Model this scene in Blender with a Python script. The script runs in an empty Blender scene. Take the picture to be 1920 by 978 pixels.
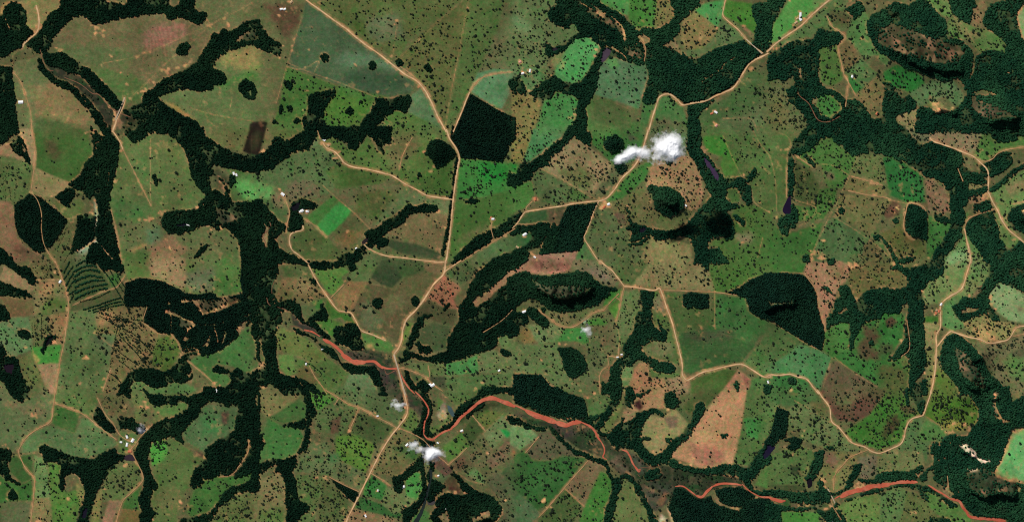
import bpy, math, random
import numpy as np

# ------------------------------------------------------------------ camera, sky, sun, exposure
MPP = 3.0                      # metres per photograph pixel
PW, PH = 1920, 978
CAM_Z = 30000.0
sc = bpy.context.scene
cam = bpy.data.cameras.new("camera"); cam_o = bpy.data.objects.new("camera", cam)
sc.collection.objects.link(cam_o); sc.camera = cam_o
cam_o.location = (0, 0, CAM_Z); cam_o.rotation_euler = (0, 0, 0)
cam.sensor_fit = 'HORIZONTAL'; cam.sensor_width = 36.0
cam.lens = 36.0 * CAM_Z / (PW * MPP)
cam.clip_start = 50.0; cam.clip_end = 120000.0

SUN_EL = math.radians(50.0)
SUN_DIR_PX = (-102.0, -142.0)  # towards the sun, in photograph pixels (up and to the left)
w = bpy.data.worlds.new("World"); sc.world = w; w.use_nodes = True
nt = w.node_tree
bg = nt.nodes["Background"]
sky = nt.nodes.new("ShaderNodeTexSky"); sky.sky_type = 'NISHITA'; sky.sun_disc = False
sky.sun_elevation = SUN_EL
sky.sun_rotation = math.atan2(SUN_DIR_PX[0], -SUN_DIR_PX[1]) % (2 * math.pi)
nt.links.new(sky.outputs[0], bg.inputs[0]); bg.inputs[1].default_value = 0.05
sl = bpy.data.lights.new("sun", 'SUN'); sl.energy = 3.6; sl.angle = math.radians(0.5); sl.color = (1.0, 0.965, 0.91)
so = bpy.data.objects.new("sun", sl); sc.collection.objects.link(so)
from mathutils import Vector
hx, hy = SUN_DIR_PX[0], -SUN_DIR_PX[1]; hl = math.hypot(hx, hy)
sdir = Vector((hx / hl * math.cos(SUN_EL), hy / hl * math.cos(SUN_EL), math.sin(SUN_EL)))
so.rotation_euler = sdir.to_track_quat('Z', 'Y').to_euler(); so.location = sdir * 5000
sc.view_settings.view_transform = 'Standard'; sc.view_settings.look = 'None'
sc.view_settings.exposure = 0.0; sc.view_settings.gamma = 1.0
sc.cycles.use_denoising = False; sc.cycles.filter_width = 1.15
sc.cycles.max_bounces = 4; sc.cycles.diffuse_bounces = 1; sc.cycles.transparent_max_bounces = 24

# ------------------------------------------------------------------ traced map of the place
# T tile; F wood; G grove; C clearing; P field; S soil tint, also painted cloud shadow; R/r road; t worn trail; V/Q/q river; W pond;
# D bare soil; H house; L tree row; K cliff; B bare rock. Units: a tenth of a 4x tile.
DATA = """
T 0 0
F nw 2 10,4 5,8 2.5,13 3,17 6,19 9,20 14,19 20,24 23,26 24,20 30,17 33,16 36,10 37,7 40,3 42,0 42,0 12
F north 46 0,45 6,38 10,36 13,33 17,31 22,26 27,22 30,18 34,22 36,25 38,30 40,34 40,33 38,37 36,38 31,41 26,47 20,52 15,56 12,61 11,66 13,69 18,72 18,80 16,100 12,115 10,122 9,125 13,126 15,135 13,139 14,147 18,149 18,155 13,154 10,148 9.5,146 6,145 2,146 -3,136 -3,135 4,131 6,127 4,125 -3,97 -3,95 3,92 4,84 2,80 3,78 -3,46 -3
F westriver 33 40,46 40,50 42,55 44,60 49,66 52,74 59,82 67,88 74,92 78,89 82,85 80,75 70,70 66,60 56,50 54,45 50,38 50,33 46,32 42
F westriver 28 46,30 44,33 48,36 53,42 59,50 62,58 68,66 74,70 80,75 86,80 94,82 99,77 99,72 92,68 84,64 80,60 75,52 68,44 64,40 62,34 56,29 50
F central 194 15,185 16,178 21,172 24,167 22,164 25,160 25,156 33,152 38,148 46,140 52,130 56,120 61,112 68,108 71,106 77,102 79,96 82,92 82,95 90,100 99,151 99,148 92,140 88,130 83,122 77,117 72,125 69,140 66,148 68,157 67,160 64,167 62,169 59,168 56,159 51,160 46,164 42,175 37,185 33,194 34
G grove_a1 133 36,135 33,140 32,142 35,140 40,134 41,132 39
G grove_a2 179 63,184 59,190 63,192 68,190 74,184 73,179 68
C 185 68,188 66,189 72,186 72
F westedge 0 49,8 51,9 60,10 66,0 67
F westedge 0 68,10 68,11 74,11 82,13 92,14 99,0 99
P 98,86,62 a1_main 38 30,47 20,56 12,66 12,69 18,100 13,122 10,126 15,135 13,149 18,155 13,162 22,156 30,148 46,130 56,112 68,106 77,96 81,92 78,80 65,66 52,55 43,46 40,38 36
S 82,96,56 60 50,75 60,92 78,105 77,112 66,100 56,80 52
S 118,80,70 108 25,120 18,135 17,142 22,135 30,118 37,107 38
S 88,92,60 42 38,50 33,80 36,105 42,90 50,70 50
P 104,100,68 a1_west 10 54,12 46,28 43,30 50,42 62,60 76,70 90,80 99,14 99,11 70
S 114,92,66 24 66,40 63,55 69,66 80,70 90,62 97,28 88
S 62,80,46 25 88,45 90,62 96,62 99,25 99
P 98,102,66 a1_east 117 72,140 66,160 64,169 59,160 50,164 42,185 33,194 33,194 99,150 99,140 88
S 66,104,52 158 53,170 60,185 54,194 52,194 62,178 62,165 67
S 122,104,68 163 44,175 38,194 35,194 52,175 52
S 130,100,62 122 76,130 78,146 90,140 88
P 46,46,36 a1_wet 33 46,45 50,60 56,75 70,89 82,84 98,80 96,70 80,60 68,50 62,40 58
P 100,94,64 a1_top 146 0,194 0,194 15,185 16,172 24,160 25,149 18,155 13,148 9
P 112,98,66 a1_nw 20 0,45 -2,44 6,36 13,31 22,24 23,19 20,19 9,14 2
S 170,120,75 0 12,1 6,4 2,9 1,15 3,19 7,18 5,13 2,8 3,4 5,2 10
V 30 37,32 45,36 52,40 53
V 48 58,60 63,69 70,74 71,82 80,88 84,93 86,98 88
R 2 17 36,18 33,22 29,27 25,29 20,29 12,27 4
R 2.2 84 99,88 88,91 82,93 77,93 73
R .9 10 54,14 59,17 65,20 74,23 85,24 99
t 17 36,10 42,10 54
t 155 22,140 35,125 47,110 62,97 74
t 76 48,100 43,115 38,135 29,155 20,165 15,190 2
t 143 81,160 86,190 91
t 174 73,172 83
D 73 21 2,77 22 2,72 24.5 2.2,78 27 1.2,68 19 1.5,84 42 1.6,76 49 1.4,109 67 2,126 54 3,121 53 1.4,140 49 2,134 51 2,108 40 1.5,103 43 1,113 39 1,93 59 1,95 63 1,91 55 1,98 74 1.5,103 70 1.3,107 68 1.6,115 62 1,157 19 2.2,168 14 1.5,46 39 2,42 37 1.5,155 15 1.5,171 19 2,169 88 1,188 58 1.5,30 20 2.5,26 24 2,83 38 1
H 15.5 76.5 white 1.3
P 40,30,28 burnt4 187 93,190 91,194 92,194 99,186 99
g 78 74,82 80,86 84,85 92
g 60 70,64 76
g 4 14,7 22
B 44,40,34 88 85,99 86,104 92,101 98,87 98
B 34,44,36 180 26,192 22,194 30,182 31,176 32
T 1 0
F nwarm 0 15,5 22,10 28,18 32,18 41,12 40,3 36,0 34
F patchc 39 73,44 69,54 68,59 68,59 72,54 76,51 82,50 90,53 96,58 94,62 96,66 99,36 99,36 92,35 88,39 86
F patchc 89 74,100 74,104 73,110 72,115 71,115.5 75,113 84,108 83,104 82,98 86,92 92,88 95,92 99,76 99,80 90,86 83,90 78
G grove_b1 48 43,51 40,54 42,54 45,51 46
G grove_b2 85 48,87 45.5,90 48,89 51,87 52,85 51
G grove_b3 105 46,107 43.5,110 47,108 49.5,106 49
G grove_b4 126 50,128 48,132 51,131 54,128 53
G grove_b5 21 62,24 60,27 63,26 67,22 65
G grove_b6 67 84,70 80,73 82,72 85,69 86
G grove_b7 23 80,26 79,27 82,24 83
G grove_b8 17 82,19 78,20 82,18 85
G grove_b9 28 91,31 88,33 90,31 92
G grove_b10 12 91,14 89,15 91,13 92
F eucblock 160 70,180 82,190 87,194 88,194 99,147 99,152 90
F edge_c 190 60,194 58,194 70,190 66
P 68,84,60 b_big 37 1,60 17,84 34,105 48,120 60,116 70,90 74,60 63,24 50,29 28
S 86,104,80 62 40,75 38,95 45,112 55,100 52,85 49,70 50,60 46
S 54,72,52 62 60,75 51,95 54,112 60,105 68,85 70
P 66,96,48 b_green 23 50,60 64,100 73,90 74,86 83,76 95,50 99,10 99,18 78,21 60
S 72,104,46 53 76,60 70,88 76,84 82,72 98,58 94,51 88
P 88,90,54 b_ne 38 1,110 -1,156 -1,130 20,115 30,108 45,84 34,60 17
S 96,96,70 84 14,108 10,112 30,90 32,82 22
S 66,84,42 72 16,82 18,82 27,75 24
P 92,88,54 b_mid 156 0,162 -1,157 25,152 42,146 75,142 98,138 90,130 70,120 58,108 45,118 30,132 19
P 82,92,54 b_strip 162 -1,188 -1,178 30,166 55,160 68,150 90,142 98,146 75,153 40
P 92,88,60 b_e 180 24,194 18,194 52,170 52,176 34
P 86,118,84 b_mint 160 68,166 55,178 52,194 53,194 60,190 66,190 70,184 82,175 78
P 98,92,62 b_nw 0 0,37 0,35 12,22 52,14 80,10 99,0 99,0 36,8 40,18 32,0 14
S 84,60,48 2 2,34 5,33 17,24 30,18 24,12 14
P 84,106,74 b_low 116 72,124 66,130 72,138 92,142 99,125 99,113 84
P 36,28,24 burnt3 0 91,9 91,8 99,0 99
P 74,98,50 b_low2 92 99,98 87,106 82,118 86,130 92,142 99
R 1.9 36.5 -1,40 2,50 9,60 16.5,68 22,76 29,84 35,94 42,104 50,112 56,120 60.5,126 67,131 76,136 87,142.5 99
r 60 15.5,68 21,76 28,84 34
r 108 50,114 54,120 59,126 65,131 73
R 1.5 147.5 99,153 86,157 76,160 69
R 1 160 69,164 63,170 58,178 55.5,190 54,192 54
t 142 95,146 70,150 50,153 35,157 12,159 2
t 35 12,30 28,25 44,21 58,15 78
t 105 43,103 40,104 30,106 18
t 108 43,120 32,135 18,150 5
t 25 48,45 56,65 63,90 73
t 22 50,35 52,47 46,43 56
D 106 15.5 1,105 19 1,105 23 .8,104 28 .7,102 43 1.2,100 51 .8,104 51 1,102 46 .8,75 49 .9,29 30 .8,27 35 1,27 38 1,40 38 .8,39 60 .8,41 66 1,38 68 1.3,91 69 1.3,99 72 .9,53 59 .7,122 64 2,116 66 1.3,119 55 1,159 6 .9,18 43 1.5,20 34 1,5 27 1,3 37 1,13 52 .8,35 93 1,35 83 .9,17 12 1.5,37 50 .7
H 19 7 white 1
H 21.5 7 white .8
H 26.5 1.5 tan 1
T 2 0
F ne_a 34 -3,34 4,30 6,27 9,28 14,32 18,37 20,42 21,43 18,46 17,48 20,51 24,46 27,43 31,40 34,36 35,32 36,26 34,25 36,26 40,28 43,32 41,38 38,42 33,47 29,54 27,60 29,65 33,67 36,66 40,62 45,60 50,55 58,50 62,44 63,38 61,36 59,30 57,26 60,20 65,13 70,20 74,24 75,30 73,31 69,35 68,40 70,46 71,50 73,51 78,48 82,49 87,46 92,44 98,44 99,54 99,56 92,55 85,54 80,60 72,63 66,64 56,66 48,72 43,80 43,85 45,92 48,100 47,103 54,102 60,100 66,98 74,100 78,106 77,108 72,114 70,118 70,124 74,128 78,132 80,132 85,131 92,133 99,141 99,140 92,140 84,144 81,148 77,155 72,165 66,172 57,178 49,186 42,192 39,194 39,194 32,185 34,178 34,172 31,165 34,157 35,150 38,144 42,135 45,130 43,128 38,125 36,122 34,120 28,125 24,125 18,130 12,134 8,141 4,138 -1,118 -1,118 2,122 6,122 12,118 18,112 21,106 22,98 21,95 24,92 22,90 19,86 15,78 9,70 5,65 2,64 -3
C 56 2,60 4,63 10,68 14,71 10,66 7,60 3
S 150,110,72 80 20,84 27,83 32,86 30,84 20,80 16
C 72 10,75 15,80 19,84 20,82 28,84 32,86 30,85 22,82 18,78 15,74 11
C 94 28,97 25,103 27,104 31,100 34,97 31
C 111 34,120 30,125 34,128 38,128 42,122 38,115 35
C 174 18,178 20,182 26,180 29,176 24,172 20
F ne_b 180 4,184 2,194 2,194 30,186 34,180 33,182 26,184 18,180 12
F edge_c 0 59,4 58,5 61,8 62,10 65,11 70,6 70,3 67,0 69
F edge_c2 0 88,2 90,1 99,0 99
F ne_c 136 0,141 -1,139 3
P 94,100,66 c_nw 0 -1,34 -1,34 4,27 8,28 14,37 21,48 18,51 24,43 31,34 35,25 35,30 57,12 70,0 66
S 104,118,82 0 8,12 18,16 26,5 22,0 17
S 78,108,68 4 52,20 50,25 58,14 68,8 62
P 74,128,74 c_mint 42 34,47 29,55 27,62 30,66 35,63 42,58 52,52 60,46 63,38 61,32 57,33 48
S 110,110,70 30 42,40 37,38 45,32 52,30 46
P 72,122,66 c_top 65 -1,88 -1,87 12,78 9,68 5
P 54,112,46 c_top2 88 -1,110 -1,106 22,98 21,94 24,87 14
P 104,92,60 c_top3 109 -1,116 -1,122 5,122 12,117 19,106 22
P 78,104,74 c_mid 66 48,75 43,86 46,92 48,100 48,102 56,99 68,95 82,78 76,62 71,64 60
S 84,126,74 70 46,78 43,80 50,74 52
P 78,84,52 c_brown 58 76,70 74,88 82,90 90,80 97,62 92
S 66,104,54 56 78,60 75,60 90,80 99,95 90,100 99,55 99
P 110,92,62 c_tri 128 16,136 8,155 21,150 30,140 38,130 36,126 30
P 70,124,70 c_tri2 136 7,144 3,160 0,158 12,154 21
P 64,104,44 c_e 160 0,180 3,180 10,184 16,182 26,174 20,166 16,158 12
P 88,98,64 c_e2 155 21,158 13,168 18,175 29,165 34,157 35,150 38,140 42,132 44,130 38,142 37,150 30
P 112,96,62 c_sw 0 70,12 71,22 76,20 88,16 99,2 99,1 88,0 84
P 66,112,62 c_mint2 24 76,31 72,34 69,46 72,51 77,48 82,48 88,44 99,17 99,21 88
P 66,98,56 c_south 98 76,106 77,109 72,118 72,128 80,132 92,132 99,95 99,97 84
S 96,82,62 106 92,112 88,126 92,132 99,102 99
P 74,88,54 c_se 145 82,160 74,172 60,180 53,194 57,194 99,138 99,140 86
S 94,96,66 158 88,175 84,188 78,194 77,194 99,150 99
R 2 102 99,105 88,108 79,110 73,115 70.5,119 71,124 75,128 78.5,136 77,145 75.5,152 72,165 66,171 58,176 50,180 46,188 42,192 40
R 1.3 160 -1,158.5 6,158 12,163 17,169 22,174 28,180 34,188 40
W 70,58,68 67 40,70 36,74 37,73 41,69 46,66 46
W 36,30,36 30 36,36 35.5,34 38,30 39
t 50 5,60 18,64 26,72 33,78 37,85 42
g 68 35,74 35.5,82 40,86 44
t 106 57,114 58,119 63,122 68
g 142 68,143 61,148 57,155 53,160 47,167 43
V 99 44,100 40,99 34
r 99 46,100 36,96 30
t 110 57,120 65,126 70
t 20 53,30 57
t 158 89,178 89,184 98
D 139 67 2,135 69 1.5,141 65 1.2,62 37 1.8,62 42 1.2,44 89 1.5,48 86 1.2,13 68 1.3,30 57 1,154 21 .8,150 84 1,146 82 .8,99 43 1.2,179 52 2,83 28 1.3,96 18 .8,62 71 1,174 20 1,66 10 2.3,68 13 1.8,53 3 1.5,58 6 1
H 13.5 53 white .9
H 8 55 white .8
H 6 46.5 pink 1
H 152.5 84 white 1
H 149.5 85 orange .9
H 153 94 pink .9
g 53 3,60 7,66 12,70 10
g 74 12,80 17,84 24,84 31
g 95 26,99 33,99 44
g 96 31,92 34
B 70,62,46 58 6,70 12,84 20,86 30,78 22,66 16,56 9
B 50,56,42 84 34,96 36,98 44,90 44,84 38
T 3 0
F edge_d 0 -3,14 -3,10 5,6 12,2 20,0 24
F nehill1 84 8,96 2,104 4,115 0,120 2,126 10,131 14,133 20,132 26,134 30,142 30,150 36,153 42,152 50,150 60,148 68,146 62,142 58,136 60,130 60,122 58,112 54,104 52,98 48,92 44,84 40,80 36,77 30,74 24,74 17,78 12
F eastforest 134 -3,153 -3,156 4,152 6,152 14,150 18,142 14,138 8
F eastforest 163 10,166 4,172 2,180 0,190 -3,194 -3,188 6,186 10,188 18,190 25,191 30,194 33,194 92,180 80,170 70,160 66,150 70,148 64,154 55,156 42,166 38,178 40,178 32,172 26,164 22,161 16
F nd1 58 7,65 3,70 2,72 7,68 12,65 14,61 10
F nd2 0 42,6 38,16 32,22 30,34 30,38 22,41 21,46 24,52 24,57 28,52 33,44 34,38 36,38 45,37 56,38 62,44 66,54 70,56 75,65 74,72 80,76 87,78 90,86 88,90 84,95 90,100 96,103 99,36 99,30 92,26 86,22 80,16 76,14 68,20 64,20 56,16 58,10 60,4 58,0 60
C 38 72,46 70,55 77,57 82,52 85,46 89,38 86,36 80
C 22 48,25 50,25 60,23 56
C 32 76,37 72,40 75,36 80
F nd3 86 86,86 74,88 68,93 67,97 70,99 74,106 72,110 76,110 80,104 84,98 85,94 88,90 90
G nd5 86 62,92 62,93 66,88 67
F serra 110 99,112 84,114 80,122 82,126 85,134 85,142 82,146 76,150 70,160 72,172 72,184 76,194 80,194 99
P 74,122,62 d_w 10 10,16 0,44 0,40 4,20 20,6 32,0 34,0 26
S 96,116,70 34 0,46 0,40 4,34 8
P 84,96,60 d_w2 0 38,18 26,30 16,42 6,46 -1,60 -1,58 8,64 14,58 24,50 24,40 20,32 28,20 30,8 36
S 76,66,46 44 8,56 8,64 14,58 20,50 18
P 76,104,60 d_mid 64 14,72 8,76 14,74 22,80 38,92 46,88 50,80 42,72 44,62 32,58 28
P 72,96,50 d_green1 38 36,44 32,52 34,54 42,56 54,56 60,48 65,40 62,38 50
P 96,80,56 d_brown 54 34,60 30,64 34,70 44,58 54,56 46
P 84,98,62 d_f1 58 54,70 44,82 56,72 66,60 58
P 42,104,46 d_f2 58 57,62 57,72 66,65 71,60 62
P 108,90,62 d_f3 66 72,82 57,86 64,86 74,80 84,72 80
P 36,104,42 d_bright 86 54,96 49,106 52,116 58,118 66,108 70,96 66,88 66
P 90,104,70 d_f4 106 70,116 64,124 60,138 60,146 70,146 78,140 80,132 72,122 78,112 80
P 112,94,64 d_tan 120 78,128 76,132 80,126 84
P 62,104,52 d_blob 38 72,46 70,55 77,57 82,52 85,46 89,38 86,36 80
P 118,100,72 d_s1 96 86,104 83,112 82,112 92,118 99,102 99,98 93
P 96,92,62 d_sw 0 60,14 62,18 70,22 80,28 88,32 99,0 99
S 100,92,60 0 76,12 73,16 99,0 99
P 88,108,62 d_ne1 118 0,134 -1,140 10,136 14,130 12
P 110,88,64 d_ne2 153 3,162 0,164 8,160 18,160 22,153 20
P 84,106,60 d_ne3 136 14,142 14,152 20,160 22,172 26,178 34,176 42,164 42,156 38,150 30,140 30,134 26
P 50,84,44 d_ne4 154 44,165 42,172 50,176 58,182 64,178 68,165 70,152 64,156 54
S 112,92,66 138 13,152 24,160 28,150 30,144 22
S 120,90,66 172 54,180 50,178 56
P 134,140,98 d_corner 186 12,190 7,194 4,194 34,191 30,189 22
D 189 24 1,187 12 1,190 30 1,62 1 1.5,66 3 1,6 37 2,70 29 .8,124 78 3,127 82 3,122 76 2,132 83 2,138 82 2,81 84 1.4,22 70 1.2,180 54 2,16 1 1
R 2 -1 39,8 31,18 24,25 19,32 12,40 5,47 -1
R 1.2 58 80,60 62,57 56,55 48,53 40,53 34,58 28,54 24,48 20,44 12
t 138 12,148 22,154 32,162 40,170 50,172 58
t 82 4,78 14
V 22 68,24 72,30 77,33 82,36 88,40 91,46 91,54 87
r 58 58,66 72
B 66,56,42 80 31,83 22,92 18,102 20,112 25,122 29,132 32,142 35,147 40,143 46,132 48,122 47,112 45,100 41,88 36
g 194 3,190 7,187 12,188 18,190 25,192 31
g 193 4,189 8,186.5 13,188 20,190 28
B 80,66,54 152 70,160 76,170 80,180 84,186 89,176 88,168 90,160 88,152 80
K 104 46 118 50
K 88 38 102 43
K 117 51 130 52
K 130 54 144 54
K 166 92 186 89
K 124 84 140 84
K 92 13 96 12
H 24.3 11.2 white 1.2
H 24.3 14.4 white 1.2
H 21 17 tan 1
H 63 57.3 white .9
H 81.5 85 orange 1
H 95.3 95.5 white .7
H 22 14 tan .8

T 0 1
F westedge 0 -3,14 -3,13 2,8 4,4 8,0 10
F patch_w2 14 5,18 8,20 16,22 22,22 25,18 20,12 16,8 10
C 15 8,19 12,20 18,17 16
F westriver2 68 -3,74 4,82 -3,85 4,89 11,89 18,87 28,84 38,82 48,81 57,83 64,84 72,87 80,90 99,78 97,74 86,73 84,72 76,73 68,74 60,72 52,70 46,66 50,62 46,55 42,52 40,60 34,64 24,70 19,70 10
F westriver2 58 64,64 63,70 64,72 70,70 78,68 82,62 86,56 90,53 91,55 84,57 76,58 70
F westriver2 68 84,74 84,77 88,82 92,86 99,64 99,66 92
F patch_w3 46 46,52 42,56 46,52 54,52 57,46 54,42 50
F euc_w 11 56,14 53,18 51,22 47,26 48,33 52,40 58,46 63,50 67,46 75,41 82,36 88,30 91,26 90,20 84,14 78,12 72,11 64
F central 92 -3,152 -3,153 4,158 8,166 12,172 15,180 18,188 18,194 18,194 32,186 31,178 29,170 27,164 26,158 25,160 32,165 35,168 40,171 44,172 50,174 53,182 55,194 54,194 70,182 72,180 82,181 92,182 99,194 99,194 54,182 55,174 53,170 50,168 42,160 32,156 34,158 44,154 50,154 56,146 60,140 59,130 60,124 62,121 66,122 72,127 76,134 77,142 75,150 71,156 70,162 74,168 72,174 76,178 82,180 88,181 99,194 99,194 54,172 54,160 50,155 50,152 46,147 40,143 34,142 26,141 20,137 12,132 6,126 2,118 1.5,112 2,106 6,99 8.5,94 4
F central 150 52,160 44,168 48,174 54,194 54,194 72,180 80,178 76,172 72,162 72,154 70,146 62
F central 180 72,194 66,194 99,181 99,180 86
P 34,26,22 burnt 187 -3,194 -3,194 18,186 18,181 15,183 8
F corner_w 0 87,4 90,7 94,9 99,0 99
F tinyc 174 32,170 38,172 42,176 38
G grove_e1 114 34,116 33,117.5 36,117 41,115.5 38
G grove_e2 145 95,150 88,155 85,154 88,148 94
W 14,14,24 132 70,140 69,140 71.5,132 71.5
D 141 70 1
P 62,86,44 e_green 25 -1,63 -1,66 4,70 16,68 21,62 28,58 36,56 40,44 36,27 28,27 18
S 76,66,46 32 8,42 6,46 18,40 24
P 124,100,76 e_tanstrip 14 -1,24 -1,27 18,26 26,22 24,20 14
P 120,92,70 e_tan2 0 9,8 10,16 17,20 24,10 20,0 18
P 86,92,56 e_rows 0 19,12 22,25 26,24 38,23 46,12 53,0 52
P 116,98,70 e_tan3 26 28,40 34,55 40,48 48,40 50,34 50,26 46,23 46
P 112,82,64 e_pink 0 53,8 54,11 58,11 70,13 80,20 88,30 92,40 99,8 99,6 92,0 84
S 84,58,48 10 86,22 88,36 99,14 99
P 88,84,54 e_contour 41 84,50 67,58 64,58 74,54 90,60 92,70 99,41 99,38 91
P 88,92,54 e_mid2 40 52,50 56,60 50,64 56,62 62,50 67,44 60
P 92,98,60 e_big 89 11,94 4,99 8,106 6,118 1,128 4,136 12,141 22,144 34,152 46,155 51,150 56,140 59,124 61,116 66,100 68,84 68,81 57,83 44,88 20
S 70,96,56 84 50,112 56,110 66,85 66
S 110,108,66 122 8,134 14,140 28,136 26,126 18,118 14
S 78,84,52 98 40,112 44,112 56,98 54
S 74,98,56 98 20,112 24,112 36,104 34
P 96,94,62 e_low 84 68,116 66,122 74,135 77,156 70,168 72,176 78,181 90,181 99,91 99
S 116,84,66 112 84,126 78,140 88,134 99,112 99
S 84,100,74 110 74,118 72,122 80,114 86,110 82
S 64,90,46 92 92,110 90,112 99,92 99
S 64,88,50 165 92,181 88,181 99,166 99
S 128,100,68 96 90,108 85,110 86,100 91
P 104,98,62 e_ne 151 -1,187 -1,184 8,181 17,168 12,158 8
P 70,92,52 e_farm 158 26,168 28,176 36,170 44,172 52,182 55,194 54,194 32,178 30
S 86,140,76 176 38,184 36,194 40,194 52,186 52,180 46
R 1.4 84 0,87 4,90 9,92 14
R .8 92 14,98 26,105 40,110 50,113 56
t 113 56,112.7 6
R 1.1 24 -1,26 10,26.5 20,25 32,23 46
R .9 23 46,28 52,31 62,31 74,33 85,38 94,41.5 99
t 23 46,36 52,44 60,50 66,62 63
R .9 83 59,86 70,89 86,91 99
t 88 24,86 34,84 44
D 90 9 2,91 16 1.5,87 30 1.5,86 38 1.5,91 28 1,113 14 1.2,112 66 3,109 66 2,105 67 1.5,115 66 2,121 61 2.5,124 60 1.5,121 63 1.6,127 60 1,152 55 2,148 57 1.5,143 59 1.5,156 71 1.8,158 74 1.5,40 49 1.8,19 54 1,70 2 2.5,76 3 2.5,74 8 2,72 13 1.5,16 3 2,18 8 2,20 12 1.5,13 10 1.5,5 10 2,162 86 .8,162 89 .8,69 62 1.5,169 50 1.5,165 73 2.5,124 82 1.5,128 88 1.5,23 46 1
S 190,180,165 57 90,66 86,72 82,74 84,82 92,86 98,84 98,74 86,66 89,60 91
S 190,180,165 71 52,73 58,74 64,72 72,70 76,71 68,72 62
g 57 90,62 88,66 86,71 82
g 74 84,79 90,84 96
g 71 52,73 60,72 66,70.5 74
L .5 2 36,6 30
L .5 1 40,5 35
L .5 6 32,16 36
L .5 10 28,17 32
L .5 4 44,4 52
L .5 7 42,8 52
L .5 11 44,11 50
L .6 46 92,52 82
L .7 52 92,57 76
L .6 43 88,50 72
L .5 48 98,51 92
g 64 2,70 0
g 72 8,71 14
g 76 6,78 3
g 15 2,18 8,21 14
g 82 30,80 42
H 175 32 white 1
H 177 33 white .8
H 141 70.5 white 1.1
B 34,40,32 160 27,166 31,172 37,168 45,162 40
B 50,54,44 162 57,170 60,178 66,166 71,162 66
T 1 1
P 34,26,22 burnt2 -3 -3,8 -3,6 10,4 20,0 20,-3 20
F patchc 14 4,20 7,26 7,32 2,43 -3,102 -3,100 4,100 9,95 13,96 17,91 15,90 8,87 5,83 3,78 8,75 14,70 13,68 8,62 6,56 4,50 6,46 3,42 9,38 14,32 15,26 16,24 19,19 22,12 28,4 30,-3 31,-3 19,6 17,12 10
F hillb 128 12,130 9,134 7,140 7,145 12,150 18,146 21,140 26,135 28,132 22,127 17
F eucblock 147 -3,194 -3,194 6,190 10,187 18,184 23.5,170 21,153 20,150 14,145 6
F fringe_d 150 20,151 20,147 60,143 80,140 94,139 94,143 70
F central -3 52,4 52,8 58,14 64,20 70,24 72,24 66,26 60,28 54,33 51,38 52,46 55,45 57,38 58,30 60,34 64,35 70,34 75,28 76,24 74,18 76,14 82,18 88,24 92,30 95,36 99,-3 99
C 5 68,10 72,10 80,9 88,6 86,4 80,7 75
F armd 136 58,133 55,126 55,120 57,114 55,110 60,104 64,96 68,90 74,86 74,82 77,84 82,80 85,78 88,72 92,66 92,62 96,58 99,74 99,82 90,86 86,90 84,92 88,97 85,99 81,94 80,96 76,104 72,110 68,116 62,122 61,132 60,136 59
W 38,30,30 79 83,84 79,84 82,80 85
W 14,14,20 26 57,30 54,33 54,31 60,27 60
F bend_d 194 65,182 71,172 76,164 80,154 90,146 99,152 99,160 94,170 88,180 80,186 76,194 71
F bend_d2 188 76,194 73,194 78,190 78
F ridge_d 180 96,186 92,194 91,194 99,178 99
F edgef 190 35,194 33,194 42,191 40
G grove_f1 156 53,162 51,167 52,164 54,158 54
G grove_f2 120.5 33.5,122 31,123.5 33,122 34.5
P 98,86,60 f_nw 8 -1,30 -1,26 6,16 6,10 16,3 21,4 14
S 74,100,46 12 0,32 -1,26 6,16 5
P 86,96,62 f_w 26 18,44 8,58 14,64 22,54 30,60 40,58 46,42 50,28 50,14 42,0 38,0 32,16 26
S 98,84,66 20 42,32 36,46 40,50 48,32 52,24 50
P 78,90,50 f_mid1 52 30,64 24,70 27,102 34,94 40,60 44,58 40
S 62,78,40 64 28,88 32,92 38,72 42,64 40
P 92,84,60 f_mid2 60 46,72 42,94 40,110 42,100 52,86 70,74 61
S 76,80,46 76 46,100 44,108 48,88 68,74 60
P 94,98,66 f_mid3 88 72,102 50,112 42,128 49,147 52,146 58,142 64,136 62,134 56,120 56,110 58,98 67
P 82,96,52 f_n 48 8,58 4,70 14,76 14,84 4,92 16,100 12,101 0,142 -1,146 8,134 7,127 14,135 28,140 26,148 20,147 50,128 48,104 34,70 26,64 20
S 60,82,40 118 36,128 32,147 24,147 50,130 48
S 98,88,60 101 4,120 0,124 10,112 24,104 32,96 20
P 46,108,46 f_bright 152 20,184 24,194 25,194 45,170 50,150 52
S 30,116,42 166 24,194 26,194 38,176 40,168 36
P 62,88,44 f_e 149 53,170 50,194 44,194 66,180 72,164 80,152 92,144 99
S 96,86,60 150 86,164 78,178 72,168 72,152 82
P 100,84,60 f_tri 96 76,112 68,120 62,136 61,143 64,142 74,139 90,122 85,108 80
P 58,64,44 f_dark 94 84,100 81,120 85,138 91,138 97,108 92
P 86,92,60 f_s2 80 90,84 86,104 93,140 98,142 99,70 99
P 50,100,44 f_crop1 58 49,62 52,52 64,45 72,38 66,42 61
P 46,126,54 f_crop2 62 53,72 60,66 68,54 79,44 73
P 88,82,54 f_crop3 72 61,85 73,70 88,56 80,64 70
S 100,78,52 66 76,82 74,72 88,60 84
P 78,84,50 f_s 28 80,36 70,48 76,56 82,66 92,60 98,40 99,26 88
P 72,84,52 f_w2 4 52,10 50,24 58,26 66,23 70,16 66
S 84,128,72 0 38,12 42,14 46,8 52,0 48
S 110,92,70 14 48,22 48,24 58,18 58,12 52
P 94,104,70 f_n2 42 6,48 8,44 12,36 14
P 70,92,58 f_se2 152 99,165 92,178 84,194 76,194 90,184 93,178 99
R 2 142.5 -1,145 6,149 12,152 19,151 28,149 40,147.5 52,146.5 64,145 78,143.5 90,142 99
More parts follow.
